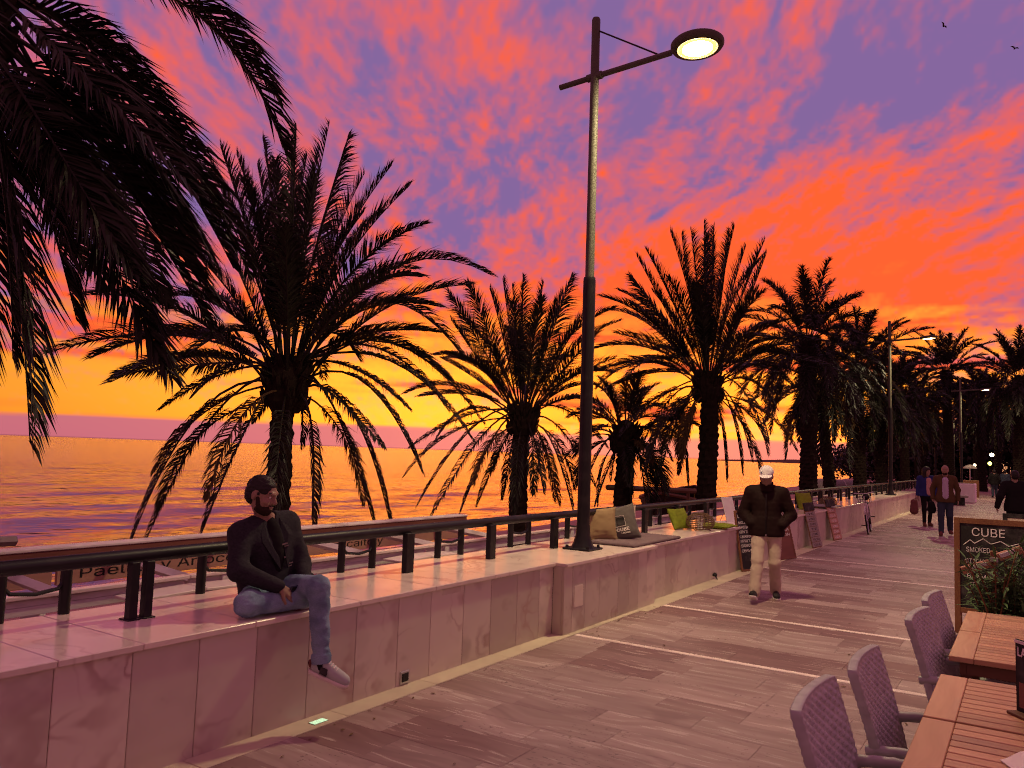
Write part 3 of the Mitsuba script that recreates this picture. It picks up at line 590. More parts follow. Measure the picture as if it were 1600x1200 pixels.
def frond_mesh(path, nl=54, leaf=.42, width=.026, thick=.022, rg=nrng, droop=.55, fluff=0.0, bare=.24):
    """one feather leaf: a tapering midrib along path with two ranks of narrow leaflets held in a V"""
    path = np.asarray(path, float)
    seg = np.r_[0, np.cumsum(np.linalg.norm(np.diff(path, axis=0), axis=1))]; L = seg[-1]
    at = lambda s: np.stack([np.interp(s * L, seg, path[:, k]) for k in range(3)], -1)
    rib = tube(at(np.linspace(0, 1, 12)), np.linspace(thick, thick * .16, 12), 5, False)
    nl = int(nl * 1.9); s = np.linspace(bare, .995, nl); s = np.repeat(s, 2) + rg.uniform(-.006, .006, nl * 2); s = np.clip(s, 0, 1)
    side = np.tile([-1.0, 1.0], nl)[:, None]
    p = at(s); tg = at(np.clip(s + .02, 0, 1)) - at(np.clip(s - .02, 0, 1)); tg /= np.linalg.norm(tg, axis=1, keepdims=True)
    # sideways: across the plane in which the rib bends
    pl = np.cross(path[-1] - path[0], path[len(path) // 2] - path[0]); 
    if np.linalg.norm(pl) < 1e-3: pl = np.cross(path[-1] - path[0], [0.3, 1, 0.2])
    pl /= np.linalg.norm(pl)
    sd = pl - tg * (tg @ pl)[:, None]; sd /= np.linalg.norm(sd, axis=1, keepdims=True)
    nu = np.cross(sd, tg); nu *= np.sign(nu[:, 2:] + 1e-6)
    u = (s - bare) / (1 - bare)
    ln = .92 * leaf * (.5 + .8 * np.sin(np.pi * np.clip(u * .86 + .12, 0, 1)) ** .8) * rg.uniform(.8, 1.12, nl * 2) * (1 - .35 * u ** 6)
    ang = np.radians(50 - 30 * u)[:, None] + rg.normal(0, .09 + fluff, (nl * 2, 1))
    d = side * sd * np.sin(ang) + tg * np.cos(ang) + nu * (.38 + fluff * rg.normal(0, 1.2, (nl * 2, 1)))
    d += rg.normal(0, .05 + fluff, d.shape); d /= np.linalg.norm(d, axis=1, keepdims=True)
    d2 = d + np.array([0, 0, -1.0]) * droop * rg.uniform(.5, 1.3, (nl * 2, 1)); d2 /= np.linalg.norm(d2, axis=1, keepdims=True)
    wv = np.cross(d, nu + rg.normal(0, .5, nu.shape)); wv /= np.linalg.norm(wv, axis=1, keepdims=True) + 1e-9
    w = (.82 * width * rg.uniform(.8, 1.2, nl * 2))[:, None]
    a = p; m1 = p + d * (ln * .45)[:, None]; tip = m1 + d2 * (ln * .55)[:, None]
    v = np.stack([a - wv * w * .35, a + wv * w * .35, m1 + wv * w * .5, m1 - wv * w * .5, tip], 1).reshape(-1, 3)
    b = np.arange(nl * 2)[:, None] * 5
    f = np.concatenate([b + [0, 1, 2], b + [0, 2, 3], b + [3, 2, 4]], 0)
    n0 = len(rib.vertices)
    return trimesh.Trimesh(np.vstack([rib.vertices, v]), np.vstack([rib.faces, f + n0]), process=False)

def arc(c, az, e0, L, bend, n=12, pw=1.25):
    """a frond's line: leaves c at elevation e0 and bends down by bend radians towards its tip"""
    s = np.linspace(0, 1, n); e = np.maximum(e0 - bend * s ** pw, -1.48)
    d = np.stack([np.cos(e) * np.sin(az), np.cos(e) * np.cos(az), np.sin(e)], -1) * (L / (n - 1))
    return np.asarray(c, float) + np.vstack([[0, 0, 0], np.cumsum((d[1:] + d[:-1]) / 2, axis=0)])

def trunk_mesh(x, y, z0, z1, r, lean=(0, 0), seed=0):
    n = int((z1 - z0) / .07) + 2; z = np.linspace(z0, z1, n); t = (z - z0) / (z1 - z0)
    rad = r * (1.12 - .22 * t + .18 * np.exp(-t * 14)) * (1 + .05 * np.sign(np.sin(z * 44)) + .06 * (meshkit.noise(np.stack([z * 3, z * 0 + seed, z * 0], -1), seed) - .5))
    P = np.stack([x + lean[0] * (1 - t) ** 2 + .06 * np.sin(t * 3 + seed), y + lean[1] * (1 - t) ** 2, z], -1)
    m = tube(P, rad, 16)
    v = np.array(m.vertices); a = np.arctan2(v[:, 1] - y, v[:, 0] - x)
    k = .035 * r / .22 * np.sin(a * 7 + np.floor(v[:, 2] / .14) * 1.9)
    v[:, 0] += np.cos(a) * k; v[:, 1] += np.sin(a) * k
    return trimesh.Trimesh(v, m.faces, process=False)

def boots_mesh(c, r, h, seed):
    """the swollen head of the trunk, ringed with the stubs of cut fronds"""
    rg = np.random.default_rng(seed); ms = [lathe([(r * .62, -h), (r * .98, -h * .72), (r * 1.03, -h * .35), (r * .82, h * .15), (r * .35, h * .5), (0, h * .55)], 14, c)]
    for k in range(70):
        a = rg.uniform(0, 2 * np.pi); z = -h * rg.uniform(-.25, 1.02); rr = r * (.92 if z < 0 else .7)
        o = np.array([np.cos(a), np.sin(a), 0]); b = np.asarray(c) + o * rr * .85 + [0, 0, z]
        ms.append(tube([b, b + o * .10 + [0, 0, .10], b + o * .15 + [0, 0, .20]], [.05, .038, .012], 5))
    return cat_(ms)

def palm(label, base, crown, r, fronds=None, auto=0, size=3.0, seed=0, group='palms along the beach side of the wall', parts=True, nl=54, leaf=.42, width=.026, fluff=0.0, droop=.55, lean=(0, 0), skirt=0, boots=(.36, .55), emax=88, emin=-38):
    rg = np.random.default_rng(seed + 100)
    t = thing('palm_tree', label, 'palm tree', group)
    x, y = crown[0], crown[1]; C = np.asarray(crown, float)
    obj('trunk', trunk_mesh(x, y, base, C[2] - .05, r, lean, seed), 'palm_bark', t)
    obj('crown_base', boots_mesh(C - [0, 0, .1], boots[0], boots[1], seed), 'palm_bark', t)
    ms = []
    for ctrl, tip in (fronds or []):
        o = (np.asarray(tip) - C) * [1, 1, .3]; o = o / (np.linalg.norm(o) + 1e-6) * .14
        path = bez(C + o + [0, 0, rg.uniform(-.3, .1)], ctrl, tip, 14)
        L = np.linalg.norm(np.diff(path, axis=0), axis=1).sum()
        low = tip[2] < C[2] - .45 and seed > 1                    # old leaves hang with their leaflets folded along the rib
        ms.append((frond_mesh(path, max(int(nl * min(1, L / 2.2) * (.75 if low else 1)), 16), leaf * min(1, .55 + L / 6) * (.62 if low else 1), width, .022, rg, 1.5 if low else droop, fluff, .30 if low else .22), 'frond_green'))
    for k in range(auto):
        u = (k + .5) / auto; az = k * 2.39996 + seed
        e0 = math.radians(emax - (emax - emin) * u ** 1.15) + rg.normal(0, .09)
        L = size * rg.uniform(.82, 1.08) * (1 - .18 * (1 - u) ** 3 * (emin < 0))
        bend = rg.uniform(.35, .75) + 1.05 * np.clip(math.cos(e0), 0, 1) * rg.uniform(.7, 1.2)
        o = np.array([math.sin(az), math.cos(az), 0]) * .16
        path = arc(C + o + [0, 0, rg.uniform(-.3, .12) - .2 * u], az, e0, L, bend)
        ms.append((frond_mesh(path, nl, leaf, width, .022, rg, droop, fluff), 'frond_green'))
    for k in range(skirt):
        az = rg.uniform(0, 2 * np.pi); L = size * rg.uniform(.55, .95)
        path = arc(C + np.array([math.sin(az), math.cos(az), 0]) * .2 - [0, 0, rg.uniform(.2, .5)], az, rg.uniform(-.6, .1), L, rg.uniform(.9, 1.5), pw=.8)
        ms.append((frond_mesh(path, int(nl * .7), leaf * .75, width, .018, rg, 1.2, fluff + .05), 'frond_dry' if rg.random() < .3 else 'frond_green'))
    if parts:
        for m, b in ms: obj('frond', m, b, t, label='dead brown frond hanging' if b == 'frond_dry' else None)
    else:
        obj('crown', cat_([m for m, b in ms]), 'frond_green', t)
    return t
F = FRONDS
palm('big near palm at the upper left whose long fronds hang into the sky', -1.2, F['p0'][0], .24, F['p0'][1], seed=1, nl=50, leaf=.50, width=.030, droop=.7, auto=4, size=3.0, emax=60)
palm('tall feathery palm behind the seated man with a bulging crown base', -1.25, F['p1'][0], .165, F['p1'][1], seed=2, nl=64, leaf=.42, droop=.55, lean=(-.25, .1), boots=(.30, .56), skirt=5, size=3.1, auto=14, emin=48)
palm('second palm from the seated man, left of the tall street lamp', -1.25, F['p2'][0], .18, F['p2'][1], seed=3, nl=56, leaf=.42, boots=(.28, .45), skirt=7, size=2.9, auto=12, emin=40)
palm('small low palm directly right of the tall street lamp post', -1.3, F['p3'][0], .22, F['p3'][1], auto=10, seed=4, nl=50, leaf=.42, width=.03, size=1.9, fluff=.04, skirt=6)
palm('stout upright palm in front of the dark boat, left of the walking man', -1.2, F['p4'][0], .215, F['p4'][1], seed=5, nl=56, leaf=.45, width=.03, auto=16, size=3.3, skirt=14, boots=(.32, .5), emin=30)
palm('bushy tall palm above the walking man with ruffled leaflets', -1.2, (-6.55, 29.3, 6.1), .27, auto=42, size=3.3, seed=6, nl=44, leaf=.5, width=.042, fluff=.13, skirt=14)
palm('slimmer palm just behind the bushy tall one', -1.2, (-6.9, 33.5, 4.9), .22, auto=34, size=3.1, seed=7, nl=40, leaf=.46, width=.046, fluff=.08, skirt=14, lean=(.5, 0))
palm('palm beside the second street lamp with crown merging into its neighbour', -1.2, (-5.95, 36.0, 5.9), .24, auto=40, size=3.3, seed=8, nl=40, leaf=.46, width=.046, fluff=.07, skirt=16)
palm('low dark palm filling the gap left of the second street lamp', -1.2, (-5.3, 37.6, 4.6), .22, auto=34, size=2.9, seed=9, nl=36, leaf=.46, width=.05, fluff=.07, skirt=12)
FAR = [((-4.6, 62, 8.3), 'far palm with an open fan crown right of the second street lamp', 4.2, .28), ((-6.8, 58, 6.6), 'far palm crowded left of the open fan crown', 3.8, .25), ((-2.9, 70, 6.6), 'far palm rising over the strolling couple', 4.0, .26),
       ((-.4, 58, 7.4), 'palm cut by the right edge of the picture', 3.9, .28), ((-2.2, 82, 7.4), 'far palm over the lit shop fronts', 4.4, .28),
       ((-4.2, 88, 7.2), 'far palm behind the distant lamps', 4.2, .26), ((-7.6, 74, 6.5), 'far palm where the beach meets the treeline', 4.0, .26), ((-9.4, 90, 6.5), 'last palm of the row over the beach', 4.2, .26), ((-1.0, 100, 8.0), 'hindmost palm closing the promenade', 5.0, .3)]
for i, (c, lb, sz, r) in enumerate(FAR):
    palm(lb, -.6 if c[0] < -5 else 0, c, r, auto=40, size=sz, seed=20 + i, nl=30, leaf=.55, width=.075, fluff=.05, parts=False, skirt=16, group='far palms at the end of the promenade')

# ------------------------------------------------------------------ frames between oriented axes
def oriented(m, o, ex, ey, ez):
    m = m.copy(); M = np.eye(4); M[:3, 0], M[:3, 1], M[:3, 2], M[:3, 3] = ex, ey, ez, o
    m.apply_transform(M); return m
def axes(right, up):
    r = np.asarray(right, float); r /= np.linalg.norm(r); u = np.asarray(up, float); u -= r * (u @ r); u /= np.linalg.norm(u)
    return r, u, np.cross(r, u)

# ------------------------------------------------------------------ beach bar and fence behind the wall
t = thing('beach_bar', 'open timber frame of a beach bar with painted fish menu boards below the railing', 'beach bar')
obj('far_beam', box(-7.12, -6.98, 1.0, 9.6, .60, .785, .008), 'dark_red_wood', t)
obj('white_cap', box(-7.16, -6.965, 1.0, 9.6, .785, .81, .006), 'white_paint', t)
for i, (y0, y1) in enumerate(((2.5, 3.62), (3.66, 5.9), (5.98, 8.3), (8.34, 9.4))):
    k = obj('menu_board', box(-6.98, -6.945, y0, y1, .49, .665, .004), 'sign_wood', t)
def paint(word, y0, z, h, m, width=None):
    obj('lettering', text_on(word, h, (-6.9445, y0, z), (0, 1, 0), (0, 0, 1), .002, False, width), m, t)
paint('Cruz', 2.98, .525, .075, 'ink_red'); paint('Paellas y Arroces', 3.84, .535, .088, 'ink_black', 1.72); paint('Pescaito y', 6.72, .535, .088, 'ink_black', 1.0)
for v in (2.1, 3.1, 4.15, 5.2, 6.3, 7.5, 8.8):
    obj('cross_beam', tube([(-6.96, v, .70), (-5.72, v + .06, .585)], .045, 4), 'white_paint', t)
for v in (3.22, 6.2, 9.2):
    obj('post', oriented(trimesh.creation.cylinder(.09, 1.9, sections=4), (-6.4, v, -.5), *np.eye(3)), 'white_paint', t)
t = thing('slatted_fence', 'low whitewashed slatted fence on the beach just behind the railing', 'fence')
for v in np.arange(-2, 34, 3.0):
    obj('rail', box(-5.68, -5.59, v, v + 2.99, .665, .692, .004), 'panel_white', t)
    for z in (.40, .475, .55, .61):
        obj('slat', box(-5.655, -5.63, v + .01, v + 2.97, z, z + (.058 if z < .6 else .045), .003), 'white_paint', t)
    obj('post', box(-5.66, -5.60, v + .3, v + .38, -1.3, .66, .004), 'white_paint', t)
def folded_panel(y0, y1, z, label):
    t = thing('folding_table_top', label, 'table top', None)
    obj('leaf', rot(box(-5.56, -5.29, y0, (y0 + y1) / 2 - .004, z, z + .022, .004), 1.5, [1, 0, 0], (-5.4, y0, z)), 'panel_white', t)
    obj('leaf', rot(box(-5.56, -5.29, (y0 + y1) / 2 + .004, y1, z, z + .022, .004), -1.5, [1, 0, 0], (-5.4, y1, z)), 'panel_white', t)
    obj('batten', box(-5.44, -5.40, y0 + .05, y1 - .05, z - .04, z - .012), 'white_paint', t)
    obj('support', box(-5.53, -5.30, y0 + .06, y0 + .1, -1.3, z - .04), 'white_paint', t)
    obj('support', box(-5.53, -5.30, y1 - .1, y1 - .06, -1.3, z - .04), 'white_paint', t)
folded_panel(3.35, 4.5, .60, 'pale folding table top catching the orange sky left of the seated man')
folded_panel(6.2, 7.15, .60, 'pale folding table top behind the railing between the man and the street lamp')
t = thing('boom', 'weathered grey timber boom with an iron fitting beyond the bar frame', 'beam')
obj('timber', tube([(-8.6, 2.6, .72), (-8.5, 4.05, .70)], .05, 4), 'tarp', t)
obj('fitting', box(-8.56, -8.44, 3.75, 3.82, .60, .78, .005), 'black_metal', t)

# ------------------------------------------------------------------ boats on the beach
def hull(L, W, H, n=24, m=9):
    rows = []
    for u in np.linspace(-1, 1, n):
        w = W * (1 - abs(u) ** 2.6) ** .75 * .5 + .01; kz = H * .25 * abs(u) ** 3; top = H * (1 + .28 * u * u)
        a = np.linspace(-1, 1, m)
        rows.append(np.stack([w * np.sign(a) * np.abs(a) ** .6, np.full(m, u * L / 2), kz + (top - kz) * np.abs(a) ** 2.2], -1))
    g = grid_mesh(np.array(rows)); g2 = grid_mesh(np.array(rows) * [.93, .97, 1] + [0, 0, .05]); return cat_([g, g2])
def place(m, x, y, z, deg): return move(rotz(m, deg), x, y, z)
t = thing('rowing_boat', 'dark wooden beach boat with a long spar lying behind the stout palm', 'boat')
bxf = lambda m: place(m, -10.2, 26.5, -.9, 12)
obj('hull', bxf(hull(7.6, 2.2, 1.2)), 'boat_wood', t, smooth=40)
for s in (-1, 1):
    obj('gunwale', bxf(tube([(s * 1.1 * (1 - abs(u) ** 2.6) ** .75 + .01 * s, u * 3.8, 1.2 * (1 + .28 * u * u) + .03) for u in np.linspace(-1, 1, 20)], .06, 6)), 'table_dark', t)
for v in (-1.8, 0, 1.7): obj('thwart', bxf(box(-1.0, 1.0, v - .13, v + .13, 1.0, 1.05)), 'boat_wood', t)
t = thing('wooden_spar', 'long dark spar propped level above the beach beside the small palm', 'spar')
obj('pole', tube([(-8.9, 18.2, .95), (-8.1, 22.6, .80)], .07, 8), 'table_dark', t)
for y_, x_ in ((18.8, -8.8), (22.0, -8.2)): obj('trestle', tube([(x_, y_, -1.2), (x_, y_, .88)], .05, 6), 'table_dark', t)
t = thing('covered_boat', 'small boat under a grey tarpaulin behind the railing near the bicycle', 'boat')
g = []
for u in np.linspace(-1, 1, 20):
    a = np.linspace(0, np.pi, 13); w = .85 * (1 - abs(u) ** 3) ** .6 + .03; hh = .95 * (1 - (max(u, 0)) ** 2.4) ** .6 * (1 - .5 * max(-u - .6, 0)) + .03
    g.append(np.stack([w * np.cos(a), np.full(13, u * 1.9), hh * np.sin(a)], -1))
tp = grid_mesh(np.array(g)); tp = place(tp, -7.1, 38.6, .05, -62)
obj('tarpaulin', tp, 'tarp', t, smooth=50)
for u in (-.35, 0.0):
    a = np.linspace(0, np.pi, 15); obj('strap', place(tube([(.875 * np.cos(q), u * 1.9, .965 * np.sin(q)) for q in a], .022, 5), -7.1, 38.6, .05, -62), 'white_paint', t)
obj('trailer', place(box(-.7, .7, -1.5, 1.6, -.55, .03), -7.1, 38.6, .05, -62), 'black_metal', t)
for s in (-1, 1): obj('wheel', place(move(rot(trimesh.creation.cylinder(.3, .14, sections=20), 90, [0, 1, 0]), s * .8, 0, -.75), -7.1, 38.6, .05, -62), 'black_metal', t)

# ------------------------------------------------------------------ cushions, lanterns, menus on the wall
def cushion(w, h, th, seed, fold=.006):
    """a stuffed square: corners drawn out, edges pinched"""
    n = 26; u = np.linspace(-1, 1, n); U, V = np.meshgrid(u, u, indexing='ij')
    prof = ((1 - np.abs(U) ** 2.6) * (1 - np.abs(V) ** 2.6)) ** .5
    pin = 1 - .09 * (1 - U * U) * np.abs(V) ** 3 ; pin2 = 1 - .09 * (1 - V * V) * np.abs(U) ** 3
    out = []
    for s in (1, -1):
        P = np.stack([U * w / 2 * pin2, V * h / 2 * pin, s * (th / 2 * prof + .002)], -1)
        nz = meshkit.fbm(P * 13 + seed * 3, 3, seed) - .5
        cr = np.abs(meshkit.noise(P * [9, 16, 9] + seed * 7, seed) - .5)
        P[..., 2] += s * prof ** .5 * (nz * fold * 3 - np.exp(-cr * 16) * fold * 1.5)
        g = grid_mesh(P)
        out.append(g if s > 0 else trimesh.Trimesh(g.vertices, g.faces[:, ::-1], process=False))
    return cat_(out)
def prop(m, o, right, up): return oriented(m, o, *axes(right, up))
t = tag(obj('ochre_pillow', prop(cushion(.40, .42, .17, 3), (-4.47, 8.97, .895), (.86, .50, .08), (-.10, .16, 1)), 'ochre_cloth', smooth=True), 'ochre scatter pillow behind the grey printed pillow', 'pillow')
pr, pu, pn = axes((.86, .50, .24), (-.26, .20, 1))
po = np.array([-4.31, 9.20, .905])
t = thing('grey_pillow', 'dark grey pillow with a printed square logo leaning beside the street lamp', 'pillow')
obj('cover', oriented(cushion(.44, .45, .19, 5), po, pr, pu, pn), 'grey_cloth', t, smooth=True)
for dx, dy, w_, h_ in ((-.02, .075, .15, .004), (-.02, -.055, .15, .004), (-.095, .01, .004, .13), (.055, .01, .004, .13)):
    obj('printed_line', oriented(box(dx - w_ / 2, dx + w_ / 2, dy - h_ / 2, dy + h_ / 2, 0, .010), po + pn * .094, pr, pu, pn), 'paper', t)
obj('printed_square', oriented(box(-.045, .05, -.04, .055, 0, .010), po + pn * .0935, pr, pu, pn), 'board_black', t)
for word, hh, dx, dy, w_ in (('CUBE', .038, -.075, -.115, .16), ('LOUNGE', .016, -.02, -.15, .11)):
    obj('lettering', text_on(word, hh, po + pn * .090 + pr * dx + pu * dy, pr, pu, .013, True, w_), 'paper', t)
tag(obj('beige_pillow', prop(cushion(.38, .42, .14, 9), (-4.42, 9.50, .895), (.80, .60, .08), (-.05, .12, 1)), 'beige_cloth', smooth=True), 'pale beige pillow mostly hidden behind the grey printed pillow', 'pillow')
m = cat_([box(-4.47, -3.86, 8.62, 10.12, TOP + .003, TOP + .035, .012)])
tag(obj('seat_mat', m, 'grey_mat'), 'thin mauve grey seat mat laid on the wall beside the street lamp', 'seat mat')
def lantern(c, r, h, label):
    t = thing('wicker_lantern', label, 'lantern', None)
    c = np.asarray(c, float); f = lambda z: r * max(.05, 1 - abs(2 * z / h - 1) ** 2.4) ** .5
    zs = np.linspace(.03, h, 9)
    for z in zs:
        rr = max(f(z), r * .52); obj('hoop', tube([c + [rr * math.cos(a), rr * math.sin(a), z] for a in np.linspace(0, 2 * np.pi, 25)], .006, 5, False), 'wicker', t)
    for k in range(20):
        a = k * 2 * np.pi / 20; obj('stave', tube([c + [max(f(z), r * .52) * math.cos(a), max(f(z), r * .52) * math.sin(a), z] for z in np.linspace(.02, h, 11)], .0045, 4), 'wicker', t)
    for a in (.4, 2.5, 4.6): obj('foot', tube([c + [r * .5 * math.cos(a), r * .5 * math.sin(a), .04], c + [r * .75 * math.cos(a), r * .75 * math.sin(a), .0]], .007, 5), 'wicker', t)
    obj('candle', lathe([(0, .02), (.04, .02), (.04, .12), (0, .125)], 12, c), 'white_paint', t)
lantern((-4.10, 11.52, TOP), .205, .25, 'round wicker cage lantern on the wall between two lime cushions')
lantern((-4.02, 20.1, TOP), .205, .25, 'farther wicker cage lantern behind the fourth chalkboard')
tag(obj('lime_pillow', prop(cushion(.42, .34, .12, 12), (-4.40, 11.45, TOP + .155), (.3, 1, 0), (-.55, 0, 1)), 'lime_cloth', smooth=True), 'lime green pillow standing behind the nearer wicker lantern', 'pillow')
tag(obj('lime_cushion', oriented(cushion(.50, .50, .075, 14), (-4.05, 12.15, TOP + .042), *np.eye(3)), 'lime_cloth', smooth=True), 'flat lime green seat cushion right of the nearer wicker lantern', 'cushion')
tag(obj('lime_pillow', prop(cushion(.46, .42, .16, 15), (-4.25, 18.75, TOP + .18), (.6, 1, 0), (-.4, 0, 1)), 'lime_cloth', smooth=True), 'lime pillow above the third chalkboard beyond the walking man', 'pillow')
tag(obj('pale_cushion', oriented(cushion(.62, 1.1, .08, 16), (-4.05, 20.0, TOP + .045), *np.eye(3)), 'tarp', smooth=True), 'flat pale green seat cushion under the farther wicker lantern', 'cushion')
def card(o, label, w=.33, h=.44, lean=-.30):
    t = thing('menu_stand', label, 'menu stand')
    r, u, n = axes((.25, 1, 0), (lean, 0, 1)); o = np.asarray(o, float)
    obj('panel', oriented(box(-w / 2, w / 2, 0, h, -.008, .008, .004), o, r, u, n), 'white_cloth', t)
    obj('base', oriented(box(-w / 2, w / 2, -.05, .24, -.002, .010, .003), o, r, np.cross(np.array([0, 0, 1.]), r), np.array([0, 0, 1.])), 'white_cloth', t)
    obj('prop', tube([o + u * h * .7 - n * .01, o + [-.22, 0, 0.005]], .006, 5), 'steel', t)
card((-4.22, 13.45, TOP), 'white menu stand on the wall left of the walking man')
card((-4.12, 16.6, TOP), 'white menu stand just right of the walking man', .3, .42)

# ------------------------------------------------------------------ chalkboards leaning on the wall
def leaning_board(y, w, h, xb, label, words, tone='board_black', sk=-.16, xt=-3.93):
    t = thing('chalkboard', label, 'chalkboard')
    L = math.hypot(xt - xb, h); r, u, n = axes((.30, 1, .0), (xt - xb, sk, h)); r, u, n = axes(np.cross(u, n), u)
    if n[0] < 0: r, n = -r, -n
    o = np.array([xb, y, .003]) + n * .0
    b = lambda x0, x1, z0, z1, d0, d1: oriented(box(x0, x1, z0, z1, d0, d1, .003), o, r, u, n)
    obj('panel', b(-w / 2 + .02, w / 2 - .02, .03, L - .03, .0, .012), tone, t)
    for q in ((-w / 2, -w / 2 + .032, 0, L, -.004, .022), (w / 2 - .032, w / 2, 0, L, -.004, .022), (-w / 2 + .032, w / 2 - .032, L - .032, L, -.004, .021), (-w / 2 + .032, w / 2 - .032, 0, .032, -.004, .021)):
        obj('frame', b(*q), 'board_wood' if tone == 'board_black' else tone, t)
    z = L - .12
    for word, hh in words:
        obj('lettering', text_on(word, hh, o + n * .0125 + r * (-w / 2 + .06) + u * z, r, u, .002, False, w - .13), 'chalk', t); z -= hh * 1.75
    return t
leaning_board(12.85, .56, .93, -3.72, 'tall thin chalkboard menu leaning left of the walking man', [('COCKTAILS', .055), ('MOJITO  8', .042), ('DAIQUIRI', .042), ('GIN TONIC', .042), ('CAIPIRINHA', .040), ('SPRITZ  7', .042), ('SANGRIA', .045), ('CERVEZA', .042)])
leaning_board(14.85, .58, .86, -3.66, 'reddish menu board half hidden behind the legs of the walking man', [('TAPAS', .06), ('PULPO', .05), ('GAMBAS', .05), ('PAELLA', .05), ('JAMON', .05)], 'dark_red_wood')
def slat_board(y, label, tone, n_, seed):
    t = thing('plank_menu', label, 'menu board'); rg = random.Random(seed)
    xb, xt, h = -3.68, -3.91, .90; L = math.hypot(xt - xb, h)
    r, u, n = axes((.1, 1, 0), (xt - xb, -.18, h)); r, u, n = axes(np.cross(u, n), u)
    if n[0] < 0: r, n = -r, -n
    o = np.array([xb, y, .004]); w = .60
    b = lambda x0, x1, z0, z1, d0, d1: oriented(box(x0, x1, z0, z1, d0, d1, .003), o, r, u, n)
    obj('back', b(-w / 2, w / 2, 0, L, -.012, .0), 'board_wood', t)
    ph = (L - .2) / n_
    for k in range(n_):
        obj('plank', b(-w / 2 + .01, w / 2 - .01, .02 + k * ph, .02 + (k + 1) * ph - .012, .001, .016), tone, t)
        obj('lettering', text_on(rg.choice(['VINO', 'CAVA', 'RON', 'COLA', 'AGUA', 'ZUMO', 'GIN', 'TE']), ph * .42, o + n * .0165 + r * (-.2) + u * (.02 + k * ph + ph * .22), r, u, .002, False, .36), 'board_black' if tone == 'tarp' else 'chalk', t)
    obj('header', b(-w / 2, w / 2, L - .17, L, .001, .022), 'board_black', t)
slat_board(17.4, 'third menu from the walking man, grey planks with dark lettering', 'tarp', 7, 3)
slat_board(19.5, 'reddish plank menu beside the parked bicycle', 'sign_wood', 6, 5)

# ------------------------------------------------------------------ bicycle
t = thing('bicycle', 'pale framed city bicycle parked against the marble wall', 'bicycle')
Bc = np.array([-3.44, 22.3, 0]); fw = np.array([.10, -1.0, 0]); fw /= np.linalg.norm(fw); ln = np.array([-.12, 0, 1.0]); ln /= np.linalg.norm(ln)
B = lambda a, z, s=0: Bc + fw * a + ln * z + np.cross(fw, ln) * s
for a0, nm in ((.53, 'wheel'), (-.53, 'wheel')):
    c = [B(a0 + .325 * math.cos(q), .335 + .325 * math.sin(q)) for q in np.linspace(0, 2 * np.pi, 37)]
    w_ = obj('wheel', tube([B(a0, .335, -.03), B(a0, .335, .03)], .025, 8), 'steel', t)
    obj('tyre', tube(c, .019, 8, False), 'black_metal', w_)
    obj('rim', tube([B(a0 + .298 * math.cos(q), .335 + .298 * math.sin(q)) for q in np.linspace(0, 2 * np.pi, 37)], .011, 6, False), 'steel', w_)
    obj('spokes', cat_([tube([B(a0, .335, .02 * (-1) ** k), B(a0 + .295 * math.cos(k * .3927), .335 + .295 * math.sin(k * .3927))], .0022, 4) for k in range(16)]), 'steel', w_)
    obj('mudguard', tube([B(a0 + .36 * math.cos(q), .335 + .36 * math.sin(q)) for q in np.linspace(.5, 3.0, 14)], .016, 5), 'white_paint', t)
for a, b, r_ in (((-.05, .30), (-.17, .80), .017), ((-.05, .30), (.38, .72), .02), ((-.14, .62), (.36, .84), .016), ((.38, .66), (.34, .95), .018), ((-.05, .30), (-.53, .335), .011), ((-.16, .72), (-.53, .335), .010), ((.39, .70), (.53, .335), .014)):
    obj('frame_tube', tube([B(*a), B(*b)], r_, 8), 'white_paint', t)
obj('saddle', cat_([tube([B(-.31, .90), B(-.22, .905), B(-.05, .90)], [.085, .07, .022], 10)]), 'black_cloth', t, smooth=50)
obj('handlebar', tube([B(.22, 1.03, -.29), B(.30, 1.03, -.2), B(.34, 1.0, 0), B(.30, 1.03, .2), B(.22, 1.03, .29)], .013, 8), 'steel', t)
for s in (-1, 1): obj('grip', tube([B(.27, 1.03, s * .23), B(.20, 1.03, s * .31)], .019, 8), 'black_metal', t)
obj('crank', tube([B(-.05, .30, -.06), B(-.05, .30, .06)], .09, 14), 'black_metal', t)
for s in (-1, 1): obj('pedal', box(*np.array([B(-.05 + s * .12, .30 - s * .10, s * .12) + [-.05, -.03, -.01], B(-.05 + s * .12, .30 - s * .10, s * .12) + [.05, .03, .01]]).T.ravel()), 'black_metal', t)
obj('rack', box(*np.array([B(-.75, .72) - [.06, 0, .01], B(-.30, .72) + [.06, 0, .01]])[[1, 0]].T.ravel()) if False else tube([B(-.28, .73), B(-.78, .72)], .03, 4), 'black_metal', t)
obj('basket', cat_([tube([B(.56, 1.0 - .2 * q, -.16 + .03 * q), B(.56, 1.0 - .2 * q, .16 - .03 * q)], .006, 4) for q in (0, .33, .66, 1)] + [tube([B(.56, 1.0, s), B(.56, .8, s * .8)], .006, 4) for s in np.linspace(-.16, .16, 6)] + [tube([B(.36, 1.0 - .2 * q, s), B(.56, 1.0 - .2 * q, s)], .006, 4) for q in (0, .5, 1) for s in (-.16, .16)]), 'black_metal', t)

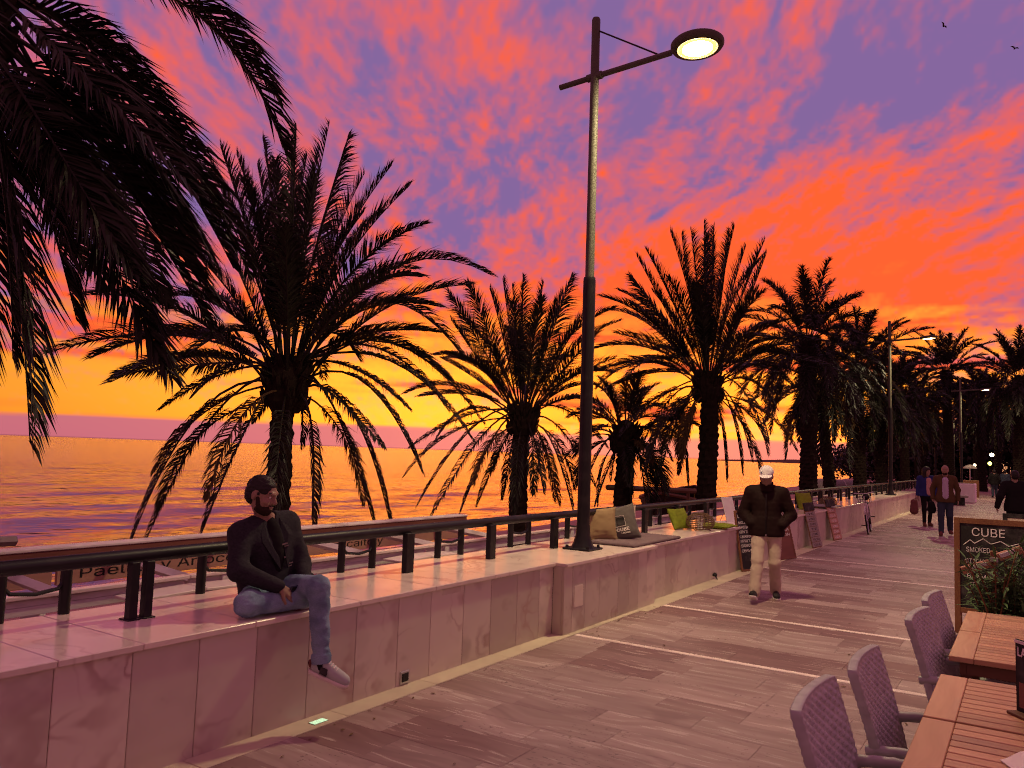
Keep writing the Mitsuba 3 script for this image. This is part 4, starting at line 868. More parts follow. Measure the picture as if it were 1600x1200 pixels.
# ------------------------------------------------------------------ terrace: chairs, tables, menus, plant, chalk stand
def weave_sheet(W, H, off, flip, lean, bow):
    nu, nv = 150, 170
    U, V = np.meshgrid(np.linspace(-.5, .5, nu), np.linspace(0, 1, nv), indexing='ij')
    cu, cv = (U + .5) * W / .030, V * H / .0185
    par = (np.floor(cu) + np.floor(cv)) % 2
    over = np.sin(np.pi * (cu % 1)) * np.sin(np.pi * (cv % 1))
    d = .0075 * np.where(par > 0, over, -.35 * over) + .0012 * np.sin(np.pi * (cv % 1))
    edge = np.minimum(np.minimum(U + .5, .5 - U) * W, np.minimum(V, 1 - V) * H); d = d * np.clip(edge / .02, 0, 1)
    half = W * (1 + .06 * V) * (1 - .012 * np.clip((V - .96) / .04, 0, 1) ** 2)
    y = U * half
    x = -lean * V ** 1.35 + bow * (4 * U * U) + (off + d) * (1 if not flip else -1)
    z = V * H + .004 * np.cos(U * np.pi) * V
    g = grid_mesh(np.stack([x, y, z], -1))
    return g
def chair_shapes():
    P = []
    W, H, lean, bow, z0 = .51, .535, .13, .022, .41
    back = cat_([move(weave_sheet(W, H, .017, False, lean, bow), .03, 0, z0), move(weave_sheet(W, H, .017, True, lean, bow), .03, 0, z0)])
    P.append(('backrest', back, 'rattan', True))
    rim = []
    V = np.linspace(0, 1, 24)
    def rp(u, v): return np.array([.03 - lean * v ** 1.35 + bow * 4 * u * u, u * W * (1 + .06 * v) * (1 - .012 * np.clip((v - .96) / .04, 0, 1) ** 2), z0 + v * H + .004 * math.cos(u * np.pi) * v])
    path = [rp(-.5, v) for v in V] + [rp(u, 1) for u in np.linspace(-.5, .5, 12)[1:-1]] + [rp(.5, v) for v in V[::-1]]
    # a flat wrapped band: ribbed with the turns of the cane
    path = np.array(path); seg = np.r_[0, np.cumsum(np.linalg.norm(np.diff(path, axis=0), axis=1))]
    s = np.linspace(0, seg[-1], 230); pp = np.stack([np.interp(s, seg, path[:, k]) for k in range(3)], -1)
    tb = tube(pp, .0105, 10); v = np.array(tb.vertices); c = np.repeat(pp, 10, 0)
    dv = v[:len(c)] - c; ribs = 1 + .08 * np.sin(np.repeat(s, 10) / .014 * np.pi)
    dv = np.sign(dv) * .0105 * (np.abs(dv) / .0105) ** .45; v[:len(c)] = c + dv * [1.75, .8, .8] * ribs[:, None]
    P.append(('back_rim', trimesh.Trimesh(v, tb.faces, process=False), 'rattan', 50))
    nu, nv = 100, 100
    U, Vv = np.meshgrid(np.linspace(0, 1, nu), np.linspace(-.5, .5, nv), indexing='ij')
    cu, cv = U * .48 / .016, (Vv + .5) * .5 / .016
    d = .003 * np.sin(np.pi * (cu % 1)) * np.sin(np.pi * (cv % 1)) * np.where((np.floor(cu) + np.floor(cv)) % 2 > 0, 1, -.3)
    seat = grid_mesh(np.stack([.03 + U * .48, Vv * .5, .445 + d - .012 * np.cos(Vv * np.pi) * np.sin(U * np.pi)], -1))
    P.append(('seat', seat, 'rattan', True)); P.append(('seat_frame', box(.03, .52, -.252, .252, .375, .438, .012), 'rattan', False))
    for s in (-1, 1):
        pts = bez((-.03, s * .25, .655), (.18, s * .275, .70), (.46, s * .265, .665), 22)
        ar = tube(pts, .021 * (1 + .06 * np.sin(np.arange(22) * 2.6)), 10); P.append(('arm', ar, 'rattan', 50))
        P.append(('arm_post', tube([(.44, s * .262, .655), (.46, s * .245, .40)], .017, 8), 'rattan', 50))
        P.append(('leg', tube([(.47, s * .225, .39), (.48, s * .228, 0)], [.02, .016], 10), 'rattan', 50))
        P.append(('leg', tube([(.05, s * .225, .42), (-.02, s * .228, 0)], [.02, .016], 10), 'rattan', 50))
    return [(n_, mikit.ply(m, b, smooth=s)) for n_, m, b, s in P]
CH = chair_shapes()
def chair(x, y, deg, label):
    t = thing('rattan_chair', label, 'chair', 'woven terrace chairs along the tables')
    M = T().translate([x, y, 0]).rotate([0, 0, 1], deg)
    for n_, d in CH: scene[numbered(f'{t}__{n_}')] = {**d, 'to_world': M}
chair(-.565, 2.99, 0, 'nearest grey rattan chair at the bottom of the terrace')
chair(-.51, 3.655, 0, 'second grey rattan chair, beside the joint of the two near tables')
chair(-.44, 4.92, -4, 'third grey rattan chair, overlapping the one behind it')
chair(-.44, 5.66, -3, 'farthest grey rattan chair, closest to the chalk stand')
def table(y0, y1, label, seed, x0=-.375, x1=.46):
    t = thing('slatted_table', label, 'table', 'slatted wooden terrace tables'); rg = random.Random(seed)
    z0, z1 = .722, .75
    for a, b in ((x0, x0 + .115), (x1 - .115, x1)):
        m = box(a, b, y0, y1, z0, z1, .003); obj('end_board', m, 'table_wood', t, uv=uvs(m, .55 + .3 * rg.random(), 1))
    n = 10; ph = (y1 - y0) / n
    for k in range(n):
        m = box(x0 + .117, x1 - .117, y0 + k * ph + (.0042 if k else 0), y0 + (k + 1) * ph - (.0042 if k < n - 1 else 0), z0, z1, .0025)
        obj('slat', m, 'table_wood', t, uv=uvs(m, rg.random(), 0))
    for a in (x0 + .05, x1 - .09): obj('rail', box(a, a + .03, y0 + .03, y1 - .03, .655, .720), 'table_dark', t)
    for b in (y0 + .03, y1 - .06): obj('apron', box(x0 + .082, x1 - .092, b, b + .028, .657, .7195), 'table_dark', t)
    for a in (x0 + .05, x1 - .10):
        for b in (y0 + .05, y1 - .10): obj('leg', box(a + .002, a + .05, b, b + .05, 0, .655), 'table_dark', t)
table(2.90, 3.665, 'nearest slatted wooden table with a paper lying on it', 1)
table(3.69, 4.465, 'second slatted wooden table from the front, beside the standing menu', 2)
table(4.92, 5.715, 'third slatted wooden table, in front of the green plant', 3)
table(5.73, 6.53, 'farthest slatted wooden table, brushed by the leaves of the plant', 4)
t = thing('standing_menu', 'black standing menu with white heading on the second table', 'menu')
r, u, n = axes((.62, -.78, 0), (0, 0, 1)); o = np.array([-.055, 3.98, .7505])
obj('cover', oriented(box(0, .23, 0, .30, -.006, .006, .002), o, r, u, n), 'board_black', t)
obj('band', oriented(box(0, .23, .285, .297, .0062, .009), o, r, u, n), 'rubber_white', t)
obj('lettering', text_on('LA MAR', .034, o + n * .0062 + r * .012 + u * .235, r, u, .0015, True, .14), 'rubber_white', t)
obj('picture', oriented(box(.02, .21, .03, .13, .0062, .0075), o, r, u, n), 'dark_red_wood', t)
obj('foot', oriented(box(0, .23, 0, .012, -.05, .05, .002), o, r, u, n), 'table_dark', t)
pg = np.linspace(0, 1, 12); X_, Y_ = np.meshgrid(pg, pg, indexing='ij')
pz = .026 * np.sin(np.pi * X_ * .9) ** 2 + .004
pp = np.stack([-.10 + .13 * X_ + .07 * Y_, 3.30 + .12 * X_ - .14 * Y_, .751 + pz], -1)
t = thing('paper_menu', 'curled white printed paper lying on the nearest table', 'paper')
obj('sheet', cat_([grid_mesh(pp), grid_mesh(pp - [0, 0, .0025])]), 'paper', t, smooth=True)
# chalk stand
t = thing('chalk_stand', 'wood framed chalk stand reading CUBE behind the plant', 'sign')
r, u, n = axes((1, 0, 0), (0, .05, 1)); o = np.array([-.685, 9.84, 0.0])
if n[1] > 0: n = -n
nb = np.cross(r, u)
S = lambda x0, x1, z0, z1, d0, d1, c_=.003: oriented(box(x0, x1, z0, z1, d0, d1, c_), o, r, u, nb)
obj('panel', S(.03, .69, .24, 1.17, -.012, .004), 'board_black', t)
for q in ((0, .055, 0, 1.215, -.02, .018), (.665, .72, 0, 1.215, -.02, .018), (.055, .665, 1.155, 1.215, -.02, .017), (.055, .665, .215, .27, -.02, .017)): obj('frame', S(*q), 'board_wood', t)
for x_ in (.02, .66): obj('rear_leg', tube([o + r * x_ + u * 1.18 - nb * .03, o + r * x_ + np.array([0, .5, 0])], .02, 4), 'board_wood', t)
def chalk(word, h, x, z, w, sk=0): obj('lettering', text_on(word, h, o + nb * .005 + r * x + u * z, r, (sk, 0, 1), .002, False, w), 'chalk', t)
chalk('CUBE', .085, .16, 1.03, .30); chalk('SMOKED', .05, .11, .86, .22); chalk('STICK', .042, .10, .745, .17); chalk('GINTS', .042, .10, .665, .17); chalk('BEAM', .046, .115, .585, .17); chalk('TERRY', .046, .13, .495, .19)
zig = [(.09, .93), (.15, .985), (.19, .95), (.27, 1.005), (.34, .955), (.43, .99), (.50, .945), (.60, .985), (.62, .90), (.57, .85)]
for a, b in zip(zig[:-1], zig[1:]): obj('chalk_stroke', tube([o + nb * .006 + r * a[0] + u * a[1], o + nb * .006 + r * b[0] + u * b[1]], .004, 4), 'chalk', t)
t = thing('framed_sign', 'black framed cream sign reading PLAN behind the chalk stand', 'sign')
o2 = np.array([-.31, 13.0, 0]); S2 = lambda x0, x1, z0, z1, d0, d1: oriented(box(x0, x1, z0, z1, d0, d1, .003), o2, *axes((1, 0, 0), (0, .04, 1)))
obj('panel', S2(.05, .75, .2, 1.08, -.01, .004), 'cream_sign', t)
for q in ((0, .055, 0, 1.14, -.02, .018), (.745, .8, 0, 1.14, -.02, .018), (.055, .745, 1.08, 1.14, -.02, .017), (.055, .745, .16, .215, -.02, .017)): obj('frame', S2(*q), 'board_black', t)
obj('lettering', text_on('PLANES', .05, o2 + [.13, -.018 + .04, .985], (1, 0, 0), (0, .04, 1), .003, True, .34), 'dark_red_wood', t)
# oleander in its trough
t = thing('potted_oleander', 'dark green oleander with long narrow leaves in front of the chalk stand', 'plant')
obj('planter', box(-.30, .60, 7.15, 7.75, 0, .34, .015), 'board_black', t)
rg = np.random.default_rng(42); leaves, stems = [], []
for k in range(80):
    b = np.array([rg.uniform(-.26, .5), rg.uniform(7.25, 7.65), .32]); hgt = rg.uniform(.35, .85); tip = b + [rg.uniform(-.28, .22), rg.uniform(-.3, .2), hgt]
    tip[0] = max(tip[0], -.42)
    path = bez(b, (b + tip) / 2 + [0, 0, .12], tip, 8); stems.append(tube(path, np.linspace(.008, .004, 8), 5))
    for s in np.linspace(.18, 1, 17):
        p0 = path[int(s * 7)]; 
        for q in range(2):
            az = rg.uniform(0, 2 * np.pi); el = rg.uniform(-.5, .9); L = rg.uniform(.10, .20); d = np.array([math.cos(az) * math.cos(el), math.sin(az) * math.cos(el), math.sin(el)])
            w = np.cross(d, [0, 0, 1]); w = w / (np.linalg.norm(w) + 1e-6) * rg.uniform(.008, .014); up_v = np.cross(w, d); up_v = up_v / np.linalg.norm(up_v) * .004
            m1 = p0 + d * L * .3; m2 = p0 + d * L * .65 + [0, 0, -.008]; e = p0 + d * L + [0, 0, -.03 * rg.random()]
            leaves.append((np.array([p0, m1 - w, m1 - up_v, m1 + w, m2 - w * .9, m2 - up_v, m2 + w * .9, e]), np.array([[0, 1, 2], [0, 2, 3], [1, 4, 5], [1, 5, 2], [2, 5, 6], [2, 6, 3], [4, 7, 5], [5, 7, 6]])))
obj('stems', cat_(stems), 'board_wood', t, kind='stuff'); obj('leaves', cat_(leaves), 'leaf_green', t, kind='stuff')
# post with copper arms
t = thing('copper_lamp_post', 'slim wooden post with two tilted copper lamp arms rising from the plant', 'lamp post')
cb = np.array([-.255, 7.9, 0])
obj('post', box(cb[0] - .026, cb[0] + .026, cb[1] - .026, cb[1] + .026, 0, 1.06, .006), 'board_wood', t)
for s, a in ((-1, (-.235, .88)), (1, (.20, 1.10))):
    pm = np.array([cb[0] + s * .03, cb[1] - .035, .99 + s * .028]); pe = np.array([cb[0] + a[0], cb[1] - .05, a[1]])
    r, u, n = axes((pe - pm) * s, (0, -.35, 1)); Lc = np.linalg.norm(pe - pm)
    obj('arm', oriented(box(0, Lc * s, -.038, .030, -.012, .012, .004) if s > 0 else box(-Lc, 0, -.038, .030, -.012, .012, .004), pm, r, u, n), 'copper', t)
    obj('lamp_strip', oriented(box(Lc * .1, Lc * .72, -.012, .026, .0125, .02, .003) if s > 0 else box(-Lc * .75, -Lc * .1, -.008, .024, .0125, .02, .003), pm, r, u, n), 'white_cloth', t)
obj('bracket', box(cb[0] - .03, cb[0] + .03, cb[1] - .05, cb[1] - .027, .97, 1.01, .004), 'steel', t)

# ------------------------------------------------------------------ people
def V3(*a): return np.array(a, float)
def nrm(a): a = np.asarray(a, float); return a / np.linalg.norm(a)
def head_axes(F):
    F = nrm(F); S = nrm(np.cross([0, 0, 1], F)); return F, S, np.cross(F, S)     # forward, to the left, up
def add_head(B, c, F, s=1.0):
    F, S, U = head_axes(F); R = np.array([F, S, U]); at = lambda f, l, u: c + s * (F * f + S * l + U * u)
    B.ell(at(-.012, 0, .035), V3(.098, .076, .088) * s, R, .02)                  # skull
    B.ell(at(.018, 0, -.030), V3(.072, .062, .085) * s, R, .03)                  # face and jaw
    B.ell(at(.062, 0, -.088), V3(.026, .030, .022) * s, R, .02)                  # chin
    B.cone(at(.086, 0, .018), .008 * s, at(.108, 0, -.020), .013 * s, .012)      # nose
    B.ell(at(.100, 0, -.024), V3(.013, .017, .009) * s, R, .008)
    B.cone(at(.082, .034, .035), .011 * s, at(.087, -.034, .035), .011 * s, .018)  # brow
    for q in (1, -1):
        B.ell(at(.098, q * .031, .010), V3(.020, .016, .010) * s, R, .012, cut=True)
        B.ell(at(.066, q * .044, -.022), V3(.018, .018, .016) * s, R, .02)       # cheek
        B.ell(at(-.012, q * .077, .000), V3(.018, .009, .031) * s, R, .008)      # ear
    B.ell(at(.088, 0, -.054), V3(.010, .024, .006) * s, R, .008); B.ell(at(.085, 0, -.066), V3(.010, .021, .007) * s, R, .008)
    B.cone(at(.098, .018, -.0595), .002, at(.098, -.018, -.0595), .002, .003, cut=True)
    return at, R
def add_hand(B, w, F, P, thumb, curl=.6, s=1.0):
    """w the wrist, F towards the knuckles, P out of the palm; thumb = +1 or -1 for its side"""
    F = nrm(F); P = np.asarray(P, float); P = nrm(P - F * (P @ F)); S = np.cross(P, F) * thumb
    for q in (-.026, 0, .024): B.cone(w + F * .015 * s + S * q * .6 * s, .016 * s, w + F * .085 * s + S * q * s, .0135 * s, .012)
    for q, L in ((.032, .068), (.011, .078), (-.011, .072), (-.031, .056)):
        a = w + (F * .088 + S * q) * s; d1 = nrm(F * math.cos(curl * .5) + P * math.sin(curl * .5)); d2 = nrm(F * math.cos(curl * 1.4) + P * math.sin(curl * 1.4))
        b = a + d1 * L * .5 * s; B.cone(a, .0098 * s, b, .009 * s, .004); B.cone(b, .009 * s, b + d2 * L * .5 * s, .0075 * s, .003)
    a = w + (F * .025 + S * .028) * s; b = a + nrm(F * .7 + S * .7 + P * .25) * .042 * s
    B.cone(a, .014 * s, b, .011 * s, .012); B.cone(b, .011 * s, b + nrm(F * .95 + S * .2 + P * .35) * .038 * s, .008 * s, .004)
LIMBS = (('hip', 'knee', .076, .054), ('knee', 'ank', .054, .036), ('sh', 'el', .047, .039), ('el', 'wr', .039, .028))
def person(key_label, J, F, h=.008, hands=True, group=None, s=1.0):
    """J: joints; the body is one surface. Returns (thing, head frame, bounds)"""
    t = thing('person', key_label, 'person', group)
    pts = np.array([v for k, v in J.items() if np.shape(v) == (3,)]); lo, hi = pts.min(0) - .2, pts.max(0) + .22
    B = Solid(lo, hi, h)
    torso(B, J, 0.0, s)
    B.cone(J['neck'] - V3(0, 0, .02), .058 * s, J['head'] - V3(0, 0, .05), .052 * s, .03)
    for d in 'RL':
        for a, b, ra, rb in LIMBS: B.cone(J[a + d], ra * s, J[b + d], rb * s, .025)
        B.cone(J['ank' + d], .033 * s, J['ank' + d] + (J['toe' + d] - J['ank' + d]) * .15, .030 * s, .02)
    hd = add_head(B, J['head'], F, s)
    if hands:
        for d, th in (('R', J.get('thR', 1)), ('L', J.get('thL', -1))):
            if 'hF' + d in J: add_hand(B, J['wr' + d], J['hF' + d], J['hP' + d], th, J.get('curl', .6), s)
    obj('body', B.mesh(), 'skin', t, smooth=True)
    return t, hd, (lo, hi)
def torso(B, J, e, s=1.0, low=True):
    B.cone(J['hipR'], (.098 + e) * s, J['hipL'], (.098 + e) * s, .04)
    mid = (J['hipR'] + J['hipL']) / 2; ch = (J['shR'] + J['shL']) / 2; ax = J['shL'] - J['shR']; upv = nrm(ch - mid)
    B.cone(mid + ax * .10, (.095 + e) * s, ch - upv * .14 + ax * .17, (.100 + e) * s, .05); B.cone(mid - ax * .10, (.095 + e) * s, ch - upv * .14 - ax * .17, (.100 + e) * s, .05)
    B.cone(J['shR'] * .78 + J['shL'] * .22 - upv * .06, (.080 + e) * s, J['shL'] * .78 + J['shR'] * .22 - upv * .06, (.080 + e) * s, .05)
    B.cone(J['shR'], (.050 + e) * s, J['neck'] * .75 + J['shR'] * .25, (.045 + e * .6) * s, .05); B.cone(J['shL'], (.050 + e) * s, J['neck'] * .75 + J['shL'] * .25, (.045 + e * .6) * s, .05)
def coat(t, name, J, bnd, h, bsdf, e=.022, hem=None, fold=.006, freq=11, seed=0, cuff=.93, puff=0.0, s=1.0, arm=0.0, hemr=.02):
    B = Solid(bnd[0], bnd[1], h); torso(B, J, e, s)
    for d in 'RL':
        B.cone(J['sh' + d], (.049 + e + arm) * s, J['el' + d], (.041 + e * .8 + arm) * s, .035)
        B.cone(J['el' + d], (.041 + e * .8 + arm) * s, J['el' + d] + (J['wr' + d] - J['el' + d]) * cuff, (.031 + e * .6 + arm * .7) * s, .03)
    if hem is not None:
        mid = (J['hipR'] + J['hipL']) / 2; ax = (J['hipL'] - J['hipR']) * .38
        for q in (-1, 1): B.cone(mid + q * ax + V3(0, 0, .1), (.105 + e) * s, hem + q * ax, (.105 + e + hemr) * s, .05)
        B.half(hem, V3(0, 0, -1))
    B.cone(J['head'] - V3(0, 0, .02), .066 * s, J['neck'] + V3(0, 0, .02), .064 * s, .02, cut=True)
    m = B.mesh(fold, freq, seed)
    if puff:
        v = np.array(m.vertices); n_ = np.array(m.vertex_normals)
        m = trimesh.Trimesh(v + n_ * (puff * np.abs(np.sin(v[:, 2] / .062 * np.pi)) ** .6)[:, None], m.faces, process=False)
    return obj(name, m, bsdf, t, smooth=True)
def trousers(t, name, J, bnd, h, bsdf, e=.016, fold=.007, freq=13, seed=3, to=.97, s=1.0, flare=0.0, top=None):
    B = Solid(bnd[0], bnd[1], h)
    B.cone(J['hipR'], (.100 + e) * s, J['hipL'], (.100 + e) * s, .03)
    mid = (J['hipR'] + J['hipL']) / 2; ch = (J['shR'] + J['shL']) / 2
    B.cone(mid, (.115 + e) * s, mid + (ch - mid) * .3, (.10 + e) * s, .04)
    for d in 'RL':
        B.cone(J['hip' + d], (.082 + e) * s, J['knee' + d], (.058 + e) * s, .03)
        B.cone(J['knee' + d], (.058 + e) * s, J['knee' + d] + (J['ank' + d] - J['knee' + d]) * to, (.042 + e + flare) * s, .025)
    return obj(name, B.mesh(fold, freq, seed), bsdf, t, smooth=True)
def shoe(t, A, Tt, upv, bsdf, sole='rubber_white', h=.006, s=1.0, name='shoe'):
    """A the ankle, Tt the toe tip, upv away from the sole"""
    up = nrm(upv); f = Tt - A; f = nrm(f - up * (f @ up)); S = np.cross(up, f); L = .265 * s
    o = A - up * .075 * s - f * .055 * s                                       # heel on the sole
    B = Solid(np.minimum(o, o + f * L) - .14, np.maximum(o, o + f * L) + .16, h)
    at = lambda a, b, c: o + (f * a + S * b + up * c) * s
    B.cone(at(.035, 0, .045), .034 * s, at(.235, 0, .034), .030 * s, .03); B.cone(at(.16, .008, .030), .040 * s, at(.22, .003, .028), .032 * s, .03)
    B.cone(at(.05, 0, .05), .034 * s, at(.055, 0, .095), .036 * s, .03); B.cone(at(.09, 0, .075), .03 * s, at(.19, 0, .045), .028 * s, .03)
    B.half(at(0, 0, .008), -up)
    k = obj(name, B.mesh(), bsdf, t, smooth=True)
    B = Solid(np.minimum(o, o + f * L) - .14, np.maximum(o, o + f * L) + .16, h)
    B.cone(at(.033, 0, .012), .038 * s, at(.10, 0, .012), .036 * s, .03); B.cone(at(.10, 0, .012), .036 * s, at(.21, .004, .012), .043 * s, .03); B.cone(at(.21, .004, .012), .043 * s, at(.240, 0, .014), .028 * s, .02)
    B.half(at(0, 0, .016), up); B.half(at(0, 0, -.012), -up)
    obj('sole', B.mesh(smooth=0), sole, k, smooth=40)
    return k, at
def hair_cap(t, hd, h=.006, bsdf='hair', s=1.0, low=-.01, grow=.003, long=0.0, front=.045):
    at, R = hd; c = at(0, 0, 0); B = Solid(c - .26 * s - long, c + .22 * s, h)
    B.ell(at(-.014, 0, .038), V3(.100 + grow, .077 + grow * .6, .090 + grow) * s, R, .01)
    if long:
        B.cone(at(-.05, 0, 0), .095 * s, at(-.06, 0, -long), .085 * s, .05); B.cone(at(-.02, .07, 0), .05 * s, at(-.03, .075, -long), .05 * s, .04); B.cone(at(-.02, -.07, 0), .05 * s, at(-.03, -.075, -long), .05 * s, .04)
    else:
        B.ell(at(-.05, 0, -.01), V3(.055 + grow, .066 + grow, .075) * s, R, .02)
    F = R[0]; U = R[2]
    if long: B.ell(at(.095, 0, -.025), V3(.085, .085, .088) * s, R, .012, cut=True)
    else:
        B.half(at(0, 0, -.004), -(U - .42 * F) / 1.085); B.ell(at(-.046, 0, -.012), V3(.060, .0745, .066) * s, R, .012); B.ell(at(.105, 0, .030), V3(.050, .062, .052) * s, R, .01, cut=True)
    return obj('hair', B.mesh(.006, 45, 5), bsdf, t, smooth=True)

# -- the man sitting on the wall
J = dict(head=V3(-4.165, 3.462, 1.418), neck=V3(-4.20, 3.525, 1.265), shR=V3(-4.205, 3.345, 1.175), shL=V3(-4.205, 3.725, 1.225), elR=V3(-4.10, 3.262, .965), elL=V3(-4.10, 3.770, .965), wrR=V3(-3.925, 3.445, .865), wrL=V3(-3.975, 3.690, .865),
         hipR=V3(-4.215, 3.52, .79), hipL=V3(-4.195, 3.70, .79), kneeR=V3(-3.985, 3.245, .778), kneeL=V3(-3.765, 3.615, .865), ankR=V3(-3.935, 3.70, .755), ankL=V3(-3.715, 3.625, .415), toeR=V3(-3.93, 3.93, .75), toeL=V3(-3.545, 3.72, .345),
         hFR=V3(.10, .75, -.55), hPR=V3(-.70, -.2, -.45), hFL=V3(.35, -.75, -.3), hPL=V3(-.4, -.3, -.8), thR=1, thL=-1, curl=.55)
hF = V3(.93, .34, -.26)
t, hd, bn = person('seated bearded man in a black blazer and light blue jeans on the wall', J, hF, .0056)
coat(t, 'blazer', J, bn, .008, 'blazer', .026, None, .007, 10, 2, .93)
at, R = hd
mid = (J['hipR'] + J['hipL']) / 2
B = Solid(mid - .34, mid + .42, .008)                                    # skirts of the blazer spread on the seat
B.cone(mid + V3(-.02, -.16, .10), .085, mid + V3(.05, -.20, .0), .07, .05); B.cone(mid + V3(0, .10, .12), .10, mid + V3(.12, .20, .06), .055, .06); B.cone(mid + V3(-.05, 0, .1), .12, mid + V3(-.08, 0, -.02), .12, .05)
B.half(V3(0, 0, TOP + .004), V3(0, 0, -1)); obj('blazer_skirt', B.mesh(.006, 14, 4), 'blazer', t, smooth=True)
ch = (J['shR'] + J['shL']) / 2; cf = nrm(V3(.96, .05, .12)); sd = nrm(J['shL'] - J['shR']); upc = np.cross(cf, sd)
sh = lambda a, b, c: ch + sd * a + upc * b + cf * c
B = Solid(ch - .35, ch + .3, .007); B.ell(sh(.0, -.12, .045), V3(.085, .075, .20), np.array([cf, sd, upc]), .02); obj('shirt', B.mesh(.003, 20, 8), 'black_cloth', t, smooth=True)
for s in (-1, 1):                                                        # lapels
    lp = np.array([sh(s * .062, .055, .075), sh(s * .115, -.02, .095), sh(s * .085, -.06, .115), sh(s * .125, -.075, .112), sh(s * .03, -.27, .135), sh(s * .025, -.20, .130)])
    thick = cf * .010
    obj('lapel', trimesh.convex.convex_hull(np.vstack([lp, lp - thick])), 'blazer', t)
for (a, b, w, hh) in ((.03, -.115, .05, .010), (.045, -.13, .035, .006), (.02, -.20, .012, .010), (.055, -.245, .05, .007), (.05, -.262, .035, .005)):
    obj('shirt_print', oriented(box(-w / 2, w / 2, -hh / 2, hh / 2, 0, .004), sh(a, b, .124), sd, upc, cf), 'grey_mat', t)
trousers(t, 'jeans', J, bn, .007, 'denim', .012, .0085, 15, 5, .93)
k2 = J['kneeL']; a2 = J['ankL']
cfp = k2 + (a2 - k2) * .90
obj('jean_cuff', tube([cfp - nrm(a2 - k2) * .0, cfp + nrm(a2 - k2) * .02, cfp + nrm(a2 - k2) * .055], [.060, .064, .060], 18), 'denim', t, smooth=50)
B = Solid(a2 - .12, a2 + .12, .006); B.cone(a2 + nrm(k2 - a2) * .05, .043, a2 - nrm(k2 - a2) * .03, .042, .01); obj('sock', B.mesh(), 'black_cloth', t, smooth=True)
ft = nrm(J['toeL'] - a2)
kk, sat = shoe(t, a2 - V3(0, 0, .01), J['toeL'], np.cross(ft, nrm(np.cross([0, 0, 1.], ft))), 'shoe_grey', 'rubber_white', .005)
obj('heel_patch', cat_([tube([sat(.012, .022, .05), sat(.002, 0, .052), sat(.012, -.022, .05)], [.024, .027, .024], 10)]), 'shoe_maroon', kk, smooth=50)
for s in (1, -1): obj('side_patch', trimesh.convex.convex_hull(np.array([sat(.075, s * .047, .028), sat(.125, s * .050, .026), sat(.115, s * .040, .068), sat(.072, s * .042, .066), sat(.08, s * .02, .045), sat(.12, s * .02, .045)])), 'board_black', kk)
obj('laces', cat_([tube([sat(.088 + .019 * i, .024, .100 - .0062 * i), sat(.091 + .019 * i, 0, .113 - .0062 * i), sat(.088 + .019 * i, -.024, .100 - .0062 * i)], .0045, 6) for i in range(5)] + [tube([sat(.08, .005, .106), sat(.07, .03, .09), sat(.09, .045, .07)], .0035, 5)]), 'rubber_white', kk)
ft = nrm(J['toeR'] - J['ankR']); shoe(t, J['ankR'] + V3(0, -.02, .0), J['toeR'], nrm(V3(.35, 0, .5)), 'shoe_grey', 'shoe_maroon', .006)
hair_cap(t, hd, .0055)
B = Solid(at(0, 0, 0) - .2, at(0, 0, 0) + .2, .005)
B.ell(at(.032, 0, -.072), V3(.064, .0615, .046), R, .01); B.ell(at(.055, 0, -.09), V3(.036, .036, .030), R, .01); B.ell(at(.082, 0, -.042), V3(.020, .032, .008), R, .006)
[B.cone(at(.015, q * .066, -.01), .013, at(.03, q * .058, -.065), .016, .01) for q in (1, -1)]; B.ell(at(.104, 0, -.060), V3(.02, .024, .008), R, .006, cut=True); B.ell(at(.09, 0, .01), V3(.07, .055, .045), R, .02, cut=True); B.half(at(-.03, 0, 0), -R[0])
obj('beard', B.mesh(.002, 70, 6), 'beard', t, smooth=True)
for q in (1, -1):
    obj('eye', lathe([(0, -.009), (.007, -.006), (.0095, 0), (.007, .006), (0, .009)], 10, at(.078, q * .031, .010)), 'paper', t, smooth=True)
    obj('iris', lathe([(0, -.003), (.004, -.002), (.0045, .0), (.003, .003), (0, .004)], 8, at(.0865, q * .031 - .004, .010)), 'hair', t)
    obj('eyebrow', tube([at(.088, q * .016, .036), at(.088, q * .034, .042), at(.076, q * .052, .036)], .0045, 6), 'hair', t)
t = thing('phone', 'dark blue phone held in the lap of the seated man', 'phone')
pc = J['wrR'] + V3(.010, .150, -.030); r_, u_, n_ = axes((.15, 1, .05), (.45, 0, .8))
obj('case', oriented(box(-.072, .072, -.036, .036, -.005, .005, .004), pc, r_, u_, n_), 'phone_blue', t)
obj('screen', oriented(box(-.066, .066, -.031, .031, -.0062, -.0045), pc, r_, u_, n_), 'board_black', t)
obj('camera', oriented(box(-.06, -.035, .002, .028, .0045, .007, .001), pc, r_, u_, n_), 'black_metal', t)

# -- walkers: joints in a frame facing +f, feet on the ground
def walker(label, pos, deg, h, stride, pose, height=1.0, hF=(1, 0, -.05), hd_tilt=0.0):
    a = math.radians(deg); f = V3(math.cos(a), math.sin(a), 0); l = V3(-math.sin(a), math.cos(a), 0); H = height
    W = lambda x, y, z: V3(*pos) + (f * x + l * y) * H + V3(0, 0, z * H)
    J = {k: W(*v) for k, v in pose.items() if k not in ('hFR', 'hPR', 'hFL', 'hPL')}
    for k in ('hFR', 'hPR', 'hFL', 'hPL'):
        if k in pose: J[k] = f * pose[k][0] + l * pose[k][1] + V3(0, 0, pose[k][2])
    F = f * hF[0] + l * hF[1] + V3(0, 0, hF[2])
    t, hd, bn = person(label, J, F, h, s=H)
    return t, hd, bn, J, W, f, l
